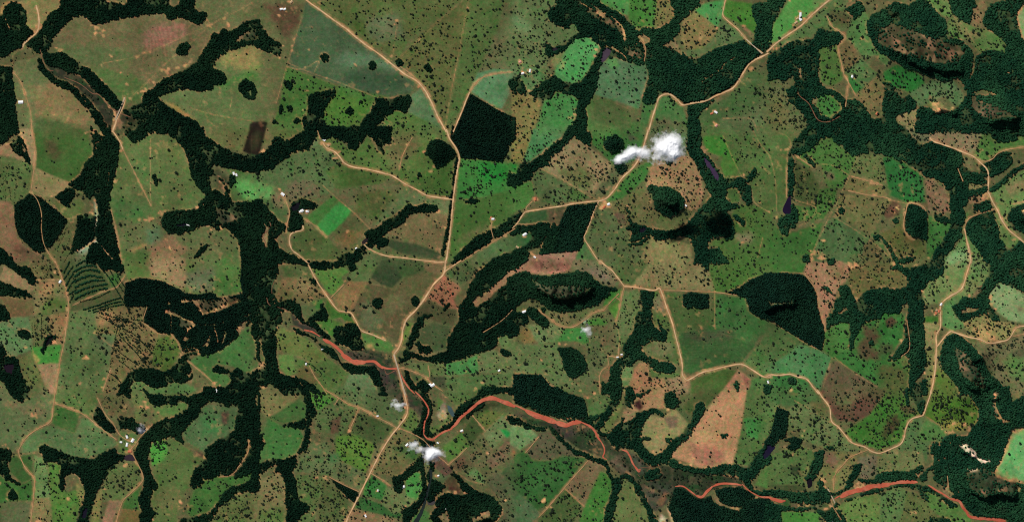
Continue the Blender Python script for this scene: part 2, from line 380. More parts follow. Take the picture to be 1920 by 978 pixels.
R 1.7 50 9,53 13,59 16,63 20,66 24,72 27,84 29,100 33,105 35.5,112 40,120 44,128 48.5,137 50,147 51.5
R 1.5 35 71,35 74,30 75.5,26 77.5,25 83,27 89,32 93,38 98,40 99
R 1.2 23 76,23 71,25 61,22 52,19 46
R 1.3 80 84,84 88,92 92,100 94,110 95,125 97,142 98.5
R .9 36 66,44 71,53 80
t 73 61,86 74
t 50 41,60 50,74 62
R .9 177 66,176 73,177.5 80,176 83
R 1.1 194 73,186 78,176 84,164 91,154 98
r 46 0,48 6
r 107 30,110 18,117 5
V 10 68,11 71,8 75,5 79,7 83,8 87
D 7 85 1.6,7 87 1.4,5 79 1,52 10 2,54 11 1.5,49 10 1.2,60 17 2.2,60 20 1.8,58 21 1,62 16 1.5,108 27 1,110 22 .9,113 11 1,58 28 1,147 3 1.5,149 14 2,134 27 1.5,131 30 1.5,126 16 1,5 16 2,4 19 1.5,69 75 1,53 80 1,113 44 1,138 78 1.2,142 72 1.2,136 60 1.5,96 79 1,112 70 .8,186 78 2,102 6 1.2,101 10 1.2,18 44 1,24 72 1.5,14 8 1.5,83 84 2,142 12 1
H 51 7 white .9
H 54 11 tan .8
H 20 47.5 white 1.2
H 34 60 white 1.6
H 38.5 60.3 white 1
H 33 61 tan .8
H 177.3 66 white .9
H 75 88 white .7
H 176 65 orange .7
T 2 1
F ne_a 42 -3,48 -3,46 3,42 8,36 14,28 20,27 25,20 28,15 31,14 36,8 39,4 40,-3 41,-3 32,4 33,6 25,14 24,22 18,30 12,38 6
G edge_c2 0 -3,2 -3,1 6,0 8
G grove_g1 47 3,52 1,58 1,59 6,58 11,54 9,48 5
F hillc 70 8,73 4,78 3,82 7,83 11,80 15,75 16,71 13,69.5 10
G grove_g2 76 24,82 24,86 26,85 30,81 32,78 29
G grove_g3 115 22,117 20,120 22,119 25,116 25
F hilld 101 44,104 41,110 43,114 42,120 44,126 48,128 52,128 57,125 60,122 63,117 64,112 62,106 58,106 52,105 48
F marsh 133 -3,141 -3,142 5,141 11,146 19,152 26,156 32,158 36,166 35,174 36,178 42,179 54,176 55,172 50,170 44,166 42,160 43,160 50,164 55,170 56,160 60,165 68,166 75,165 80,160 82,158 78,150 80,146 84,146 92,152 99,136 99,138 92,135 86,134 80,126 78,120 80,112 82,106 80,106 74,114 75,124 74,130 70,136 64,140 60,145 54,150 50,146 44,144 38,142 33,140 28,138 24,133 18,131 14,132 6
C 140 12,146 20,148 18,143 11
F marsh 146 89,154 88,158 92,162 99,150 99
F marsh2 85 72,92 70,100 71,106 75,106 78,100 78,96 80,92 82,89 82,90 76
F strip_g 86 58,88 62,89.5 70,88 70,87 64
F stripg2 86 85,96 83,102 79,103 80,97 84,88 86
F stripg3 176 38,180 28,182 28,183 31,178 38
F stripg4 165 62,170 64,175 70,173 71,167 66
F euc_g 42 56,62 54.5,64 52,60 63,56 74,53 84,50 89,40 90,31 91,30 88,34 74,38 64
F ridge_d 16 70,24 69,28 70,29 74,24 80,20 86,16 90,12 93,10 99,-3 99,-3 92,6 88,14 84,16 78,14 75,8 75,0 77,-3 76,-3 73,6 71
F bend_d 31 70,36 73,34 82,30 91,20 92,24 84,28 74
F bend_d -3 65,4 62,9 61,6 66,2 71,-3 74
W 18,16,26 95 73,99 72,101 74,97 77,95 76
W 62,46,70 141 17,143 18,147 22,150 26,155 34,154 37.5,151 35,148 30,144 23
P 112,96,60 g_nw 2 -1,16 -1,12 12,8 24,0 24,0 8
P 70,114,72 g_mint 16 -1,40 -1,36 6,28 14,14 23,8 24,12 12
P 36,110,44 g_green 0 25,7 25,4 32,0 33
P 118,98,74 g_tan 42 9,48 5,60 14,75 25,72 36,66 40,60 48,50 45,38 37,21 28,28 24,30 18
S 96,92,58 34 30,50 26,62 34,58 46,44 41,36 34
P 84,92,60 g_mid 15 38,18 30,24 30,48 44,60 50,48 53,30 56,18 48
S 72,78,50 22 46,29 42,30 54,22 54
S 68,94,50 40 50,48 44,56 50,48 53
P 68,104,52 g_w 0 40,15 38,17 48,10 58,0 62
P 56,94,48 g_n 56 -1,101 -1,98 12,94 22,84 26,76 26,66 16,60 10,60 4
S 76,72,56 86 2,92 4,94 8,88 8
P 60,100,50 g_strip 70 52,80 40,90 30,100 24,106 24,100 36,92 44,84 50,74 54
P 92,88,62 g_road 62 48,66 40,72 36,76 26,82 32,88 30,80 40,72 48
P 96,94,74 g_cloudf 103 -1,132 -1,130 14,133 20,120 18,108 20,102 12
S 84,110,72 118 2,132 0,130 14,124 12
P 122,92,70 g_pink 100 42,106 24,118 24,122 19,133 19,140 28,142 36,144 48,140 58,130 60,128 50,120 42,108 42
P 94,86,58 g_cen 66 54,82 52,98 42,106 58,112 64,106 72,90 70,84 72,80 60
S 84,62,54 76 62,84 62,86 70,80 70
P 98,94,60 g_bowl 106 66,112 62,120 64,128 58,136 60,130 70,122 75,110 74
P 84,88,58 g_south 64 52,70 60,80 62,84 72,92 82,104 80,98 99,66 99,58 88,54 80,58 66
P 112,98,68 g_south2 106 80,120 82,128 84,134 86,134 99,95 99,100 88
P 70,100,60 g_wedge 55 82,58 88,64 99,46 99,50 90
P 80,68,52 g_stripes2 27 58,41 57,36 73,28 69
P 54,78,48 g_darkf 6 62,26 58,27 68,14 71,4 70
P 50,82,48 g_small 0 78,8 75,15 76,16 80,14 86,0 94
P 124,88,76 g_plough 12 96,24 91,50 88.5,47 98,10 99
P 58,108,44 g_e1 144 4,158 3,164 16,170 30,160 34,156 26,158 20,146 16,143 8
P 80,92,54 g_e2 158 -1,194 -1,194 60,182 52,178 42,176 36,172 34,164 16
S 72,104,50 158 20,165 18,171 34,158 35,158 26
P 66,90,46 g_e3 168 56,178 55,194 60,194 99,162 99,154 88,148 86,150 82,164 80,166 76,164 64
S 112,98,76 167 78,180 77,180 82,172 86,166 80
P 66,88,48 g_isle 160 43,168 42,172 48,170 54,163 54,160 48
R 2 102 -1,99 10,96 18,92 26,82 36,76 45,70 51,65 52.5
R 1.6 65 52.5,50 54,36 56.5,20 59,11 60.5,8 63,4 69,0 73
R 1.3 65 52.5,61 61,58 70,55 77,54 80.5,58 87,63 95,66 99
r 10.5 60,11 57,15 53
t 21 28,40 38,56 48,64 52
R .8 4 70,12 70,16 70
t 180 -1,186 10,194 20
t 158 4,165 20,172 34,178 42,182 54,194 62
t 188 80,184 95
t 105 21,112 24,118 27
D 68 57 2.5,72 56 1.5,66 51 2,70 54 2,17 51 2,86 57 1,107 50 1.5,108 51 1,129 31 1.2,145 15 1.5,83 72 1,106 72 .8,172 84 1.5,174 34 1.5,189 42 .8,185 54 1,112 23 1,102 38 1.2,150 35 1,2 3 2,23 82 1.5,22 88 1.5,14 92 2
H 17.5 51 orange 1
H 9.6 77.5 white 1.2
H 69 57 orange 1.1
H 72.3 55 white 1
H 17 94.5 white .8
H 130 56 white .7
H 4 87 tan .8
K 114 54 122 54
T 3 1
F nd2 30 -3,104 -3,106 4,112 9,115 11,122 8,130 10,138 13,144 17,146 21,146 26,152 31,158 32,164 38,156 40,150 38,149 46,144 50,146 58,148 64,145 70,145 78,140 84,134 92,130 99,122 99,124 92,130 84,134 78,138 70,137 64,136 56,136 48,132 40,126 36,118 34,114 30,108 28,100 22,92 19,84 17,76 16,70 17,66 19,60 17,56 11,50 8,48 4,38 6,34 12,26 17,20 20,16 16,20 7,26 2
F strip_h 16 16,20 16,19 30,19 49,15.5 49,15 32
F marsh_h 18 55,22 60,22 68,18 74,14 78,11 77,8 70,8 66,12 64,17 60
W 26,14,40 15 50,17 49,17 62,14 63,11 60,13 54
F spot_h 30 17,34 24,35 27,31 24,27 19
F hillh 103 58,106 55,112 56,117 60,119 63,119 80,118 81,112 80,108 79,103 74,102 66
F eastr 158 28,164 24,170 18,176 16,182 17,182 24,176 30,168 34,160 34
F eastr 146 46,156 44,164 42,166 45,158 47,150 49,148 56,144 54
F eastr 194 24,186 28,180 32,174 38,168 42,166 45,170 44,178 38,186 30,194 27
F eastr 154 56,162 53,167 52,167 60,162 61,154 59
F edge_h 158 -3,194 -3,194 2,182 8,172 9,168 4,160 2
F hilli 179 66,182 58,190 55,194 54,194 78,186 72
F southe 148 70,156 62,168 61,172 72,174 82,180 89,186 86,190 82,194 86,194 99,164 99,158 90,152 82,148 76
F patchh 124 63,130 62,138 68,136 69,128 68,125 66
G grove_h1 53 59,55 57,57 59,56 62,53 62
G grove_h2 79 79,83 78,83 82,80 82
G grove_h3 93 67,96 65.5,98 68,95 69
F strip_h2 84 78,92 87,96 95,98 99,95 99,90 88
F patch_h3 98 96,104 95,110 94,108 97,100 99
G grove_h4 26 94,30 93,31 98,26 98
P 74,92,52 h_nw 0 -1,26 -1,18 10,16 18,15 50,10 60,0 60
S 84,96,58 0 0,12 2,17 10,8 16,0 14
P 68,98,50 h_a 20 20,34 8,48 4,52 10,62 18,68 20,60 34,55 44,44 42,40 26,30 28
S 92,78,60 42 30,50 32,50 38,44 36
P 72,76,46 h_b 19 24,32 28,40 44,38 58,26 56,20 50
P 62,92,46 h_c 38 44,52 42,50 54,42 66,22 68,20 56,36 58
P 98,98,62 h_d 66 20,74 16,86 20,88 42,72 38,62 34
S 124,92,70 64 35,76 38,88 42,84 40,72 35
P 36,98,44 h_bright 86 20,96 19,106 26,116 34,118 54,105 54,91 49
P 104,90,60 h_e 57 44,62 35,86 42,90 51,72 48
P 98,90,60 h_f 54 48,72 48,92 53,86 62,78 78,66 72,50 64
P 88,62,50 h_brown 86 62,94 52,100 56,98 64,88 66
P 106,80,64 h_pink 118 36,126 38,132 44,136 52,136 62,130 61,120 60
P 90,84,50 h_g 84 77,96 72,100 66,102 74,106 79,114 82,118 82,118 96,104 94,98 96
P 56,96,48 h_h 119 63,126 66,138 68,136 76,130 86,122 96,119 96
P 72,92,58 h_s 34 92,44 68,52 64,76 80,92 99,34 99
P 58,92,46 h_sw 0 64,12 78,20 76,42 68,34 92,30 99,0 99
P 74,94,56 h_low 76 78,80 76,90 90,96 99,88 99
P 88,76,52 h_low2 72 86,78 80,92 98,70 99
P 94,92,72 h_ne1 103 -1,122 -1,122 8,116 10,110 6
P 112,92,72 h_ne2 122 -1,152 -1,160 2,156 14,152 20,140 14,122 7
P 74,104,54 h_ne3 156 14,160 2,168 4,172 9,182 8,194 2,194 12,176 16,168 22,160 24,154 20
S 100,90,64 146 20,152 20,154 30,150 28
P 96,112,66 h_e2 166 46,178 38,194 28,194 54,182 58,178 66,172 62,170 50
S 112,98,70 176 42,194 34,194 44,180 50
P 120,88,68 h_e3 148 50,162 47,166 48,164 53,152 55
P 110,94,66 h_e4 150 40,164 39,164 45,154 46,148 46
P 86,112,66 h_e5 145 82,150 76,156 86,162 94,164 99,132 99,136 92
S 134,148,106 134 94,148 88,152 99,132 99
P 94,108,64 h_e6 170 62,178 66,190 82,186 86,180 89,174 82
P 80,100,58 h_e7 144 62,152 60,146 72,145 70
R 1.8 121 5,124 8,136 12,146 16,154 19.5,158 23,163 28,165 33,164.5 45,165.5 47,168 53,172 60,175 67,180 74,186 79,192 84
R 1.2 154 20,162 23,168 21,172 17,180 14,194 12
R 1.1 170 58.5,164 60.5,156 63,150 66,147 72
R 1.6 147 73,149 83,151 91,152 99
R 1.2 118 60,116 57,110 54.5,105 54.5,103 60,101.5 68,102 74,106 80,110 82
R .9 183 55,190 53.5,194 53
r 60 45,74 48,88 50,92 52
r 62 34,76 38,86 41
t 92 52,105 55
R .9 14 28,14 50
t 0 17,3 24,6 40,6.5 60
t 8 2,14 4,17 9,16 14
t 50 65,65 74,84 88,96 99
t 68 18,56 45,46 65,36 86,31 99
t 20 52,36 58,30 68,18 73
t 32 26,48 26,60 33
R .8 20 18,24 21,30 25,34 28
t 105 -1,112 8,118 9,126 14
R 1 142 28,146 38
S 200,170,130 149 88,152 90,152 99,149 96
D 152 92 1.6,165 49 2.5,164 47 2,162 49 2,175 66 2,156 46 1.5,161 45 1.2,150 51 1.2,13 14 1.5,15 14 1.5,10 14 1,22 20 1.8,20 18 1.5,78 39 2,82 40 1.5,70 36 1.5,80 48 1.3,91 51 1.2,122 7 1.5,130 10 1.5,82 2 1.2,80 4 1,145 24 1.5,102 66 1,105 78 1,110 81 1,146 74 1.2,100 96 1.2,105 95 1.2,121 95 1,107 66.5 1,184 82 1.5,36 92 4,40 95 3,42 82 1.5,33 97 2,6 65 1.2,12 79 1.2,1 61 1,94 60 2,97 58 2,191 60 1.5
B 72,66,56 188 60,192 57,194 57,194 63,190 64

T 0 2
F corner_w -3 -3,9 -3,12 4,20 3,23 6,26 12,25 17,22 17,21 13,16 10,12 8,8 4,2 1
F corner_w2 -3 14,4 16,10 19,18 22,24 26,20 27,12 27,6 25,-3 25
F corner_w3 -3 30,3 34,6 38,8 42,5 44,-3 44
G grove_i1 13 52,18 51,22 53,23 56,20 58,15 56
G grove_i2 33 62,34 57,38 55,42 56,38 60,35 63,33 66,32 69,31 66
F pond_i -3 73,4 72,10 71,14 73,14 80,17 87,20 94,22 99,8 99,4 92,-3 84
W 26,14,26 2 77,10 76,9 84,4 82
F cornerl -3 62,2 64,4 70,1 72,-3 70
F westriver2 72 -3,91 -3,92 6,90 8,86 6,82 5,78 7,74 3
F rect_i 94 16,98 15,104 12.5,110 13,122 15,132 20,139 24,148 25,158 23,161 25,162 27,170 27,178 25,182 24,180 14,181 4,181 -3,194 -3,194 34,188 38,180 42,170 45,160 46.5,150 47,142 52,137 56,133 56,130 54,126 54,120 54,114 50,108 45,107 40,110 33,94 33,93 28
C 122 36,126 36,130 37,138 42,144 44,146 47,142 48,138 43,130 40,123 39
S 140,105,75 134 29,147 29,150 36,154 40,160 36,170 32,178 30,172 33,160 38,150 39,144 33
C 135 29,140 28.5,147 29,150 34,147 34,144 30,138 31
C 154 39,162 36,170 31,178 30,172 34,162 38
F rect_i2 128 52,133 53,138 54,146 48,160 48,176 44,188 40,188 44,180 52,176 57,170 62,164 66,156 69,150 70,147 66,142 66,137 68,135 62,132 58
C 136 58,140 56,142 57,139 60
C 153 62,156 56,158 56,156 64
C 166 62,168 54,170 54,168 60
C 177 48,182 46,186 44,184 48,178 54
F rivsw 90 94,96 84,100 82,104 80,112 80,118 81,122 83,128 81,134 75,136 70,142 68,148 68,140 74,142 80,144 86,136 91,130 89,122 94,114 93,108 89,100 89,98 92,96 99,88 99
F rivsw 190 56,194 54,194 99,160 99,166 96,174 90,172 84,178 80,186 84,194 84,192 60
F rivsw 159 80,163 78,168 79,171 82,168 84,162 83
F central 181 -3,194 -3,194 40,186 30,183 22,182 16
P 118,92,70 i_nw 3 3,12 8,20 13,26 16,25 22,18 21,8 18,0 14
P 96,88,58 i_rows 24 -1,41 -1,46 12,46 14,26 13.5,22 4
P 104,92,64 i_fan 26 14,46 14,51 28,51 36,26 40,26 26
S 132,92,68 30 16,44 15,36 26,30 24
S 76,94,48 30 36,40 26,50 30,51 36,26 40
P 96,76,54 i_w1 0 26,12 27,24 27,26 40,8 42,4 34
P 70,74,46 i_hedges 46 4,54 0,72 0,76 5,83 19,80 21,54 32,51 24,46 12
S 52,90,44 80 12,90 8,90 16,84 20
P 82,78,52 i_hedge2 54 32,88 20,93 16,93 32,92 34,52 38
P 96,102,66 i_main 52 38,74 35,72 54,88 55,84 72,82 88,78 99,42 99,46 70,50 46
S 82,86,62 71 54,86 58,83 70,70 60
S 76,92,56 46 88,48 66,66 62,80 74,78 90,60 92
P 118,90,64 i_pink 38 40,51 38,49 50,46 62,38 62,40 54,36 46
P 102,96,62 i_wrows 22 43,36 40,36 46,40 54,34 62,26 62,23 54
P 94,110,74 i_w2 0 46,8 42,22 42,24 56,24 66,10 72,0 70
P 66,118,54 i_bright 24 64,34 64,46 62,45 76,28 77,24 70
S 130,100,62 27 70,30 74,28 76,25 70
P 100,98,60 i_sw 14 72,24 68,30 80,34 99,22 99,18 88
P 122,96,74 i_tri 28 77,44.5 76,42 99,36 99
P 104,86,60 i_mid2 74 35,108 33,107 42,114 51,122 56,118 66,112 78,104 80,96 83,88 96,78 99,82 80,84 64,88 54,72 54
S 126,92,66 74 38,88 37,88 44,72 48
P 76,88,44 i_green 118 58,128 54,133 60,135 68,130 78,124 83,114 78,114 68
P 82,100,54 i_n 92 -1,181 -1,181 14,183 24,162 27,160 24,148 25,132 20,122 14,104 12,96 15
S 124,96,74 112 -1,138 -1,140 12,138 22,126 16,114 10,110 6
S 100,96,74 138 10,150 5,162 4,160 22,150 24,140 20
S 66,96,50 162 14,180 10,182 24,162 26
S 74,106,56 162 0,180 -1,180 10,164 12
P 66,98,54 i_se 142 74,150 70,164 66,176 58,186 48,191 52,192 60,194 80,184 83,176 79,164 77,160 82,170 85,174 90,164 97,158 90,152 84
P 76,108,62 i_s2 98 92,104 89,112 93,122 94,132 90,142 92,148 97,140 99,98 99
S 110,86,66 134 82,140 82,144 90,136 86
R 1.2 41 -1,44 6,47 14,50 22,51.5 34,50 46,48 60,45 74,43 88,41.5 99
t 26 13.8,46 13.8
R .8 94 10,90 16,86 20,76 23,54 33
t 24 64,28 78,34 86,37 97
R .8 107 43,110 34
R 1 108 46,114 51,119 54,124 54
R .8 128 54,133 60,135 66
R .8 140 74,150 82,158 89,162 95
t 72 54,84 64,100 76,112 82
t 5 43,10 50
r 83 80,80 88,77 97
L .9 52 0,48 8
L .9 54 4,48 13
L 1 55 8,49 18
L 1 56 13,50 22
L .9 57 21,51 25
L .9 55 25,52 30
L 1.1 57 3,62 0,66 -1
L 1.2 56 7,62 4,68 3,72 4
L 1.3 56 11,62 7,68 6,74 7.5
L 1.3 56 15,62 12,68 10.5,76 12
L 1.3 56 19,63 16,70 14,78 14
L 1.3 56 23.5,64 20,72 18,80 17
L 1.2 56 28,64 24,72 21.5,80 20
L .9 62 36,72 33,80 30,90 27
L .9 66 37,76 34,84 31,90 30
L .8 70 38,82 34,92 32
L .7 60 30,72 27,82 22
L .8 78 7,84 16,90 26,93 31
L .7 82 6,86 13,92 22
L .7 86 6,90 14,94 20
L .6 26 46,26.5 64
L .6 24 46,24 55
L .6 31 42,31 58
L .6 88 48,86 58,84 68,82 80
L .6 90 40,92 44,86 60
L .7 76 39,88 42,98 43,107 44
L .7 74 40,84 46,90 50
L .7 90 42,100 46,108 53
L .7 92 50,100 54,110 64
L .7 96 60,104 66,112 76
L .7 90 56,100 66,110 78
L .7 87 66,98 74,106 79
L .7 89 74,96 79,98 82
L .7 80 82,86 86,92 92
L .7 96 56,106 60,114 68
L .6 47 48,43 56
L .4 30 4,34 12
L .4 34 1,38 10
D 71 54 1.8,86 64 2,65 72.5 2.5,60 92 1.5,137 30 3,145 29 2,140 65 2.5,147 65 2.5,136 70 1.5,150 69 1.2,126 31 2.5,125 38 3,128 36 2,128 45 1.2,128 50 1.2,155 63 2,161 92 1.5,164 93 1.2,188 46 2.5,179 50 2,185 43 1,78 88 1.5,77 94 1,40 60 2.5,41 8 1.5,30 14 1.5,152 77 1.5,20 64 1,29 74 1.2,51 36 1.5,160 21 1.5,135 89 1.2,141 86 1.5
W 14,12,14 33 63,36 57,40 56,38 60,35 63
H 45 15 white 1
H 162 96.5 white .9
g 123 38,130 40,138 43,146 47,141 51,138 57
g 128 40,128 46,128 52
g 136 70,138 66,142 65,147 65,150 69
g 152 63,155 60,157 56
g 160 49,162 55,163 60
g 166 62,167 57,169 53
g 177 51,179 48,183 45,187 44
g 154 39,160 37,166 34,172 32,178 30
g 136 29,142 29,147 29,150 36,152 40
g 141 86,143 82
B 64,56,42 146 28,162 28,178 26,181 30,170 34,160 38,152 40,148 36
B 58,58,44 134 40,142 44,146 48,140 52,134 48
T 1 2
F central -3 -3,17 -3,16 8,14 18,13 26,16 32,22 29,28 30,33 34,34 40,37 46,34 46,28 38,22 36,18 38,20 44,16 48,14 52,15 60,14 70,16 78,18 84,30 88,34 92,36 99,20 99,16 95,10 90,4 93,-3 96,-3 82,6 80,8 76,6 66,4 58,-3 54
C -3 76,6 76,8 78,2 81,-3 81
F armd 30 -2,46 1,58 0,74 -3,80 -3,66 3,52 5.5,42 4.5,34 2
G grove_j1 69 5,72 1,75 4,72 7,70 6
G grove_j2 40 13,45 13,47 16,45 18
F triang 38 45,45 39,48 36,49 31,51 34,54 40,52 44,44 44
F lowj 58 51,60 48,66 49,69 46,75 48,78 52,77 57,82 62,78 66,72 65,66 62,60 60
F riverj 37 46,44 46,52 54,58 60,62 62,60 64,52 58,44 50
F riverj 27 49,34 52,44 58,48 62,54 64,60 68,64 76,72 77,80 79,88 78,92 82,94 90,98 99,92 99,90 92,84 82,80 83,72 83,66 80,62 74,56 70,50 66,46 60,40 56,32 53
F rightbank 112 79,114 84,118 92,124 99,118 99,112 88
G grove_j3 87 31,89 28,93 27,95 30,92 35,89 34
G grove_j4 116 28,119 26,122 28,121 33,117 32
F ridge_d 194 -3,178 -3,170 5,165 10,160 18,158 26,152 35,152 45,148 52,144 60,143 68,134 70,126 72,122 70,118 69,114 70,108 73,106 76,110 74,116 72,124 73,134 75,142 75,156 72,166 68,172 65,178 64,180 60,180 56,186 54,194 52
C 194 6,188 7,184 12,178 17,174 22,168 25,161 28,162 33,166 34,172 30,178 24,186 18,194 11
F jgrove 120 62,122 60,124 64,130 64,132 67,128 69,122 68
F stripj 125 42,122 42,118 50,114 58,112 66,110 70,114 70,118 60,124 50
F stripj2 124 41,128 39,132 39,130 41,126 42
F stripj3 139 36,144 31,145 32,140 36
G grove_j5 120 92,125 88,131 94,128 97,122 96
F edge_j 183 66,186 66,191 69,188 71,184 69
F smallj 28 86,36 88,42 92,48 98,44 98,36 92
L .7 37 75,44 79,49 84,47 86
S 62,46,48 96 88,104 84,110 90,112 99,98 99,95 94
P 98,82,56 j_a 14 30,18 14,22 12,40 13,47 18,53 26,40 30,24 30
S 114,92,66 18 16,24 13,40 14,46 18,50 24,30 24
P 78,84,52 j_a2 17 0,30 1,40 5,44 12,22 12
P 76,108,52 j_b 42 5,56 6,66 4,70 8,64 12,66 16,58 26,55 24,46 12
P 92,98,62 j_c 72 6,76 0,94 -1,88 10,84 16,72 15,66 14
P 54,62,42 j_dk1 94 -1,106 -1,112 10,102 20,94 18,86 12
P 54,72,42 j_dk2 104 -1,125 -1,126 6,116 12,108 11
P 84,76,52 j_f 104 22,112 12,126 8,138 10,130 22,122 29,114 26
P 100,78,58 j_f2 126 2,140 2,138 9,126 7
P 112,86,60 j_tan 58 27,70 15,84 15,80 24,72 36,62 36
P 80,70,50 j_big 84 16,96 19,106 22,116 26,122 32,114 42,108 56,108 60,98 56,90 54,80 51,74 40,72 36
S 94,92,66 76 34,84 30,96 44,90 54,80 50
S 94,84,60 96 26,108 24,112 34,100 42,94 34
P 60,92,42 j_g1 53 27,62 37,70 40,78 50,70 48,64 42,56 44,52 34
P 84,90,58 j_g2 33 34,38 32,50 28,52 32,44 40,36 44,34 40
S 54,100,46 42 30,52 28,50 34,46 36
P 66,98,46 j_g3 44 46,54 42,64 46,68 48,60 50,58 58,52 52
P 76,106,56 j_g4 79 54,90 54,100 60,104 66,100 68,88 66,82 66,80 60
S 140,110,72 82 64,88 66,88 62,84 62
P 120,76,60 j_pink 128 27,140 10,152 18,154 22,148 28,152 36,140 34
P 72,66,46 j_r1 118 40,128 28,140 34,150 37,148 48,138 46,126 42,118 46
P 74,80,52 j_r2 142 9,154 0,168 -1,160 14,154 18
P 68,72,48 j_oval 124 50,132 46,144 48,147 54,142 66,132 68,120 64,122 56
P 90,104,52 j_strip 110 56,114 46,118 46,114 56,108 66
P 122,88,68 j_dune 194 6,188 7,184 12,178 17,174 22,168 25,161 28,162 33,166 34,172 30,178 24,186 18,194 11
P 100,102,58 j_sw1 14 52,20 50,30 54,44 62,54 72,48 78,40 74,28 70,16 66
P 88,112,60 j_sw2 17 70,28 70,30 84,24 86,18 80
P 76,94,52 j_sw3 30 72,44 76,54 72,62 78,70 84,64 92,54 99,48 99,44 90,34 86,30 82
P 92,78,52 j_sw4 32 80,38 78,48 86,44 92,36 90,30 86
P 98,110,76 j_sw5 64 99,70 84,80 83,86 82,92 92,96 99
P 92,98,62 j_se1 112 79,118 76,142 76,142 86,130 86
P 70,118,66 j_se2 142 76,156 74,166 70,167 84,142 85
P 100,104,68 j_se3 167 70,178 66,186 70,194 72,194 84,167 84
P 84,98,60 j_se4 142 86,167 85,194 84,194 99,150 99,142 94
P 64,64,46 j_se5 130 86,142 86,142 96,132 92
P 64,82,50 j_se6 113 84,130 88,126 94,118 92
P 100,110,70 j_tr 180 58,186 55,194 53,194 70,184 64
P 54,50,46 j_flood 22 32,28 31,34 38,37 46,44 48,54 60,64 66,80 68,92 72,104 80,112 88,118 99,96 99,94 88,86 78,72 76,62 68,50 58,40 54,28 48,26 40
S 60,46,40 66 66,80 70,92 74,104 80,96 82,84 76,72 72
S 40,50,38 70 64,90 67,102 72,104 78,92 74,78 69
S 120,84,66 106 92,108 86,112 96,108 98
V 16 34,22 36,25 39
V 26 48,32 49,36 52,42 52
V 12 24,12 20,14 14
q 8 27,9 31,11 33
Q 1.2 36 51,42 52.5,48 56
Q 2.4 50 58,56 61,61 65,66 70
Q 3.4 64 69,70 73.5,76 75.5,82 75
Q 2 80 75,87 74.5,91 76.5,95 80
Q 1.4 93 78,98 80,104 80,107 80
Q 1.1 106 81,110 88,114 94,119 99
V 96 80,98 84,103 82,107 80
R 2.2 142 -1,140.5 9,133 17,126 28,119 37,113 43,110 50,109 58,107 64,103.5 69,104 73,106 78,107.5 84,111 99
R 1.6 39 2,42 8,47 17,54 27,61 36,66 37.5,71 38.5,75 45,79 51.5,88 55,97 59
R 1.4 140 9,144 5.5,154 -1
R 1.2 126 0,134 1,140 1.5
R 1 107 79.5,114 81,122 84,128 87
r 56 27,66 17
r 128 87,130 86,129 78
r 128 88,134 93,140 97
r 40 78,44 86,50 94,53 99
r 170 53,184 44,192 36
D 142 5 1.5,116 40 2,112 45 1.5,105 63 2,110 50 1.5,95 58 1.5,88 55 1.2,13 29 2,14 32 1.5,12 27 1,5 77 2,3 79 1.5,7 77 1,12 78 1.2,16 77 1,61 49 1.5,84 64 1.5,88 66 1,157 83 1,129 87 1.5,182 69 1,170 91 1.5,164 95 2,106 81 1.5,67 15 1.5,155 35 1.5,12 90 1.5,10 89 1.2,6 94 1.5
H 37.5 76.5 white .7
H 132 92.5 white 1.5
H 130 92 white .8
H 182 81.5 white .7
H 49.5 65.5 white .6
T 2 2
F ridge_d -3 4,-3 -3,9 -2,4 5
F hillj -3 12,4 9,9 8,16 10,26 11,40 9,50 7.5,56 8,60 12,66 16,69 18,78 20,78 21,72 21,70 26,64 31,54 35,44 37,36 37,28 35,24 33,20 29,14 27,10 27,4 32,-3 37
F leftk -3 39,6 38,11 41,12 45,8 47,5 50,4 55,-3 56
F ridge_k2 10 38,14 34,18 36,22 38,26 42,27 46,25 49,20 47,15 43
F grovek 34 65,44 64,50 67,54 73,56 76,54 82,50 85,46 87,42 85,39 80,38 72
F eucs 1 84,22 85,26 90,32 97,36 99,-3 99,1 94
F galk 96 22,106 22,105 28,104 36,104 44,107 50,113 53,115 56,114 59,108 59,102 60,97 63,96 68,100 70,106 73,112 75,120 77,122 79,121 82,114 83,108 82,104 78,100 75,94 73,89 78,82 79,81 86,82 92,82 99,67 99,67 91,72 92,74 86,74 80,78 74,84 70,84 62,90 55,93 46,93 40,98 36,98 30,97 26
F rectk 128 25,134 23,147 25,147 34,142 35,136 34,131 35,128 32
F euc_l 170 20,178 14,188 10,194 8,194 44,186 42,178 37,176 30,175 27,168 25,160 24
F topk 141 -3,147 -3,147 6,143 3
G grovek2 166 92,168 89,170 92,169 97
G grovek3 22 35,24 34,25 36,23 38
G grovek4 109 43,111 48,116 53,115 55,111 51
P 124,84,72 k_plough -1 6,6 3,12 -1,46 -1,43 7,34 9,24 10,14 9,8 7,2 11
S 90,56,50 14 1,44 -1,42 6,20 7
P 100,90,68 k_a 46 -1,62 -1,72 5,78 12,83 18,70 18,64 14,58 8,46 7
S 104,82,74 52 4,66 6,76 16,66 14
P 78,86,52 k_b 66 -1,104 -1,96 12,88 18,84 17,76 8
P 110,96,68 k_c 104 -1,140 -1,148 8,152 22,112 20,96 18,90 18,98 8
P 66,94,46 k_d 148 -1,194 -1,194 8,178 14,168 24,152 23,148 8
P 78,90,52 k_e 106 22,112 22,118 40,124 60,128 78,120 76,108 72,100 68,98 62,112 58,116 54,106 48,104 36
S 110,90,72 106 28,114 26,116 38,108 38
S 100,92,66 100 62,118 60,122 70,112 74,100 68
P 66,80,46 k_f 112 22,128 24,128 34,148 35,152 24,152 50,124 54
P 56,80,46 k_g 124 54,152 48,176 50,190 48,180 66,172 76,150 80,134 84,128 82
S 72,72,52 126 56,150 52,166 52,166 58,140 60
P 48,96,46 k_h 152 24,175 27,180 38,194 44,194 52,176 60,152 52
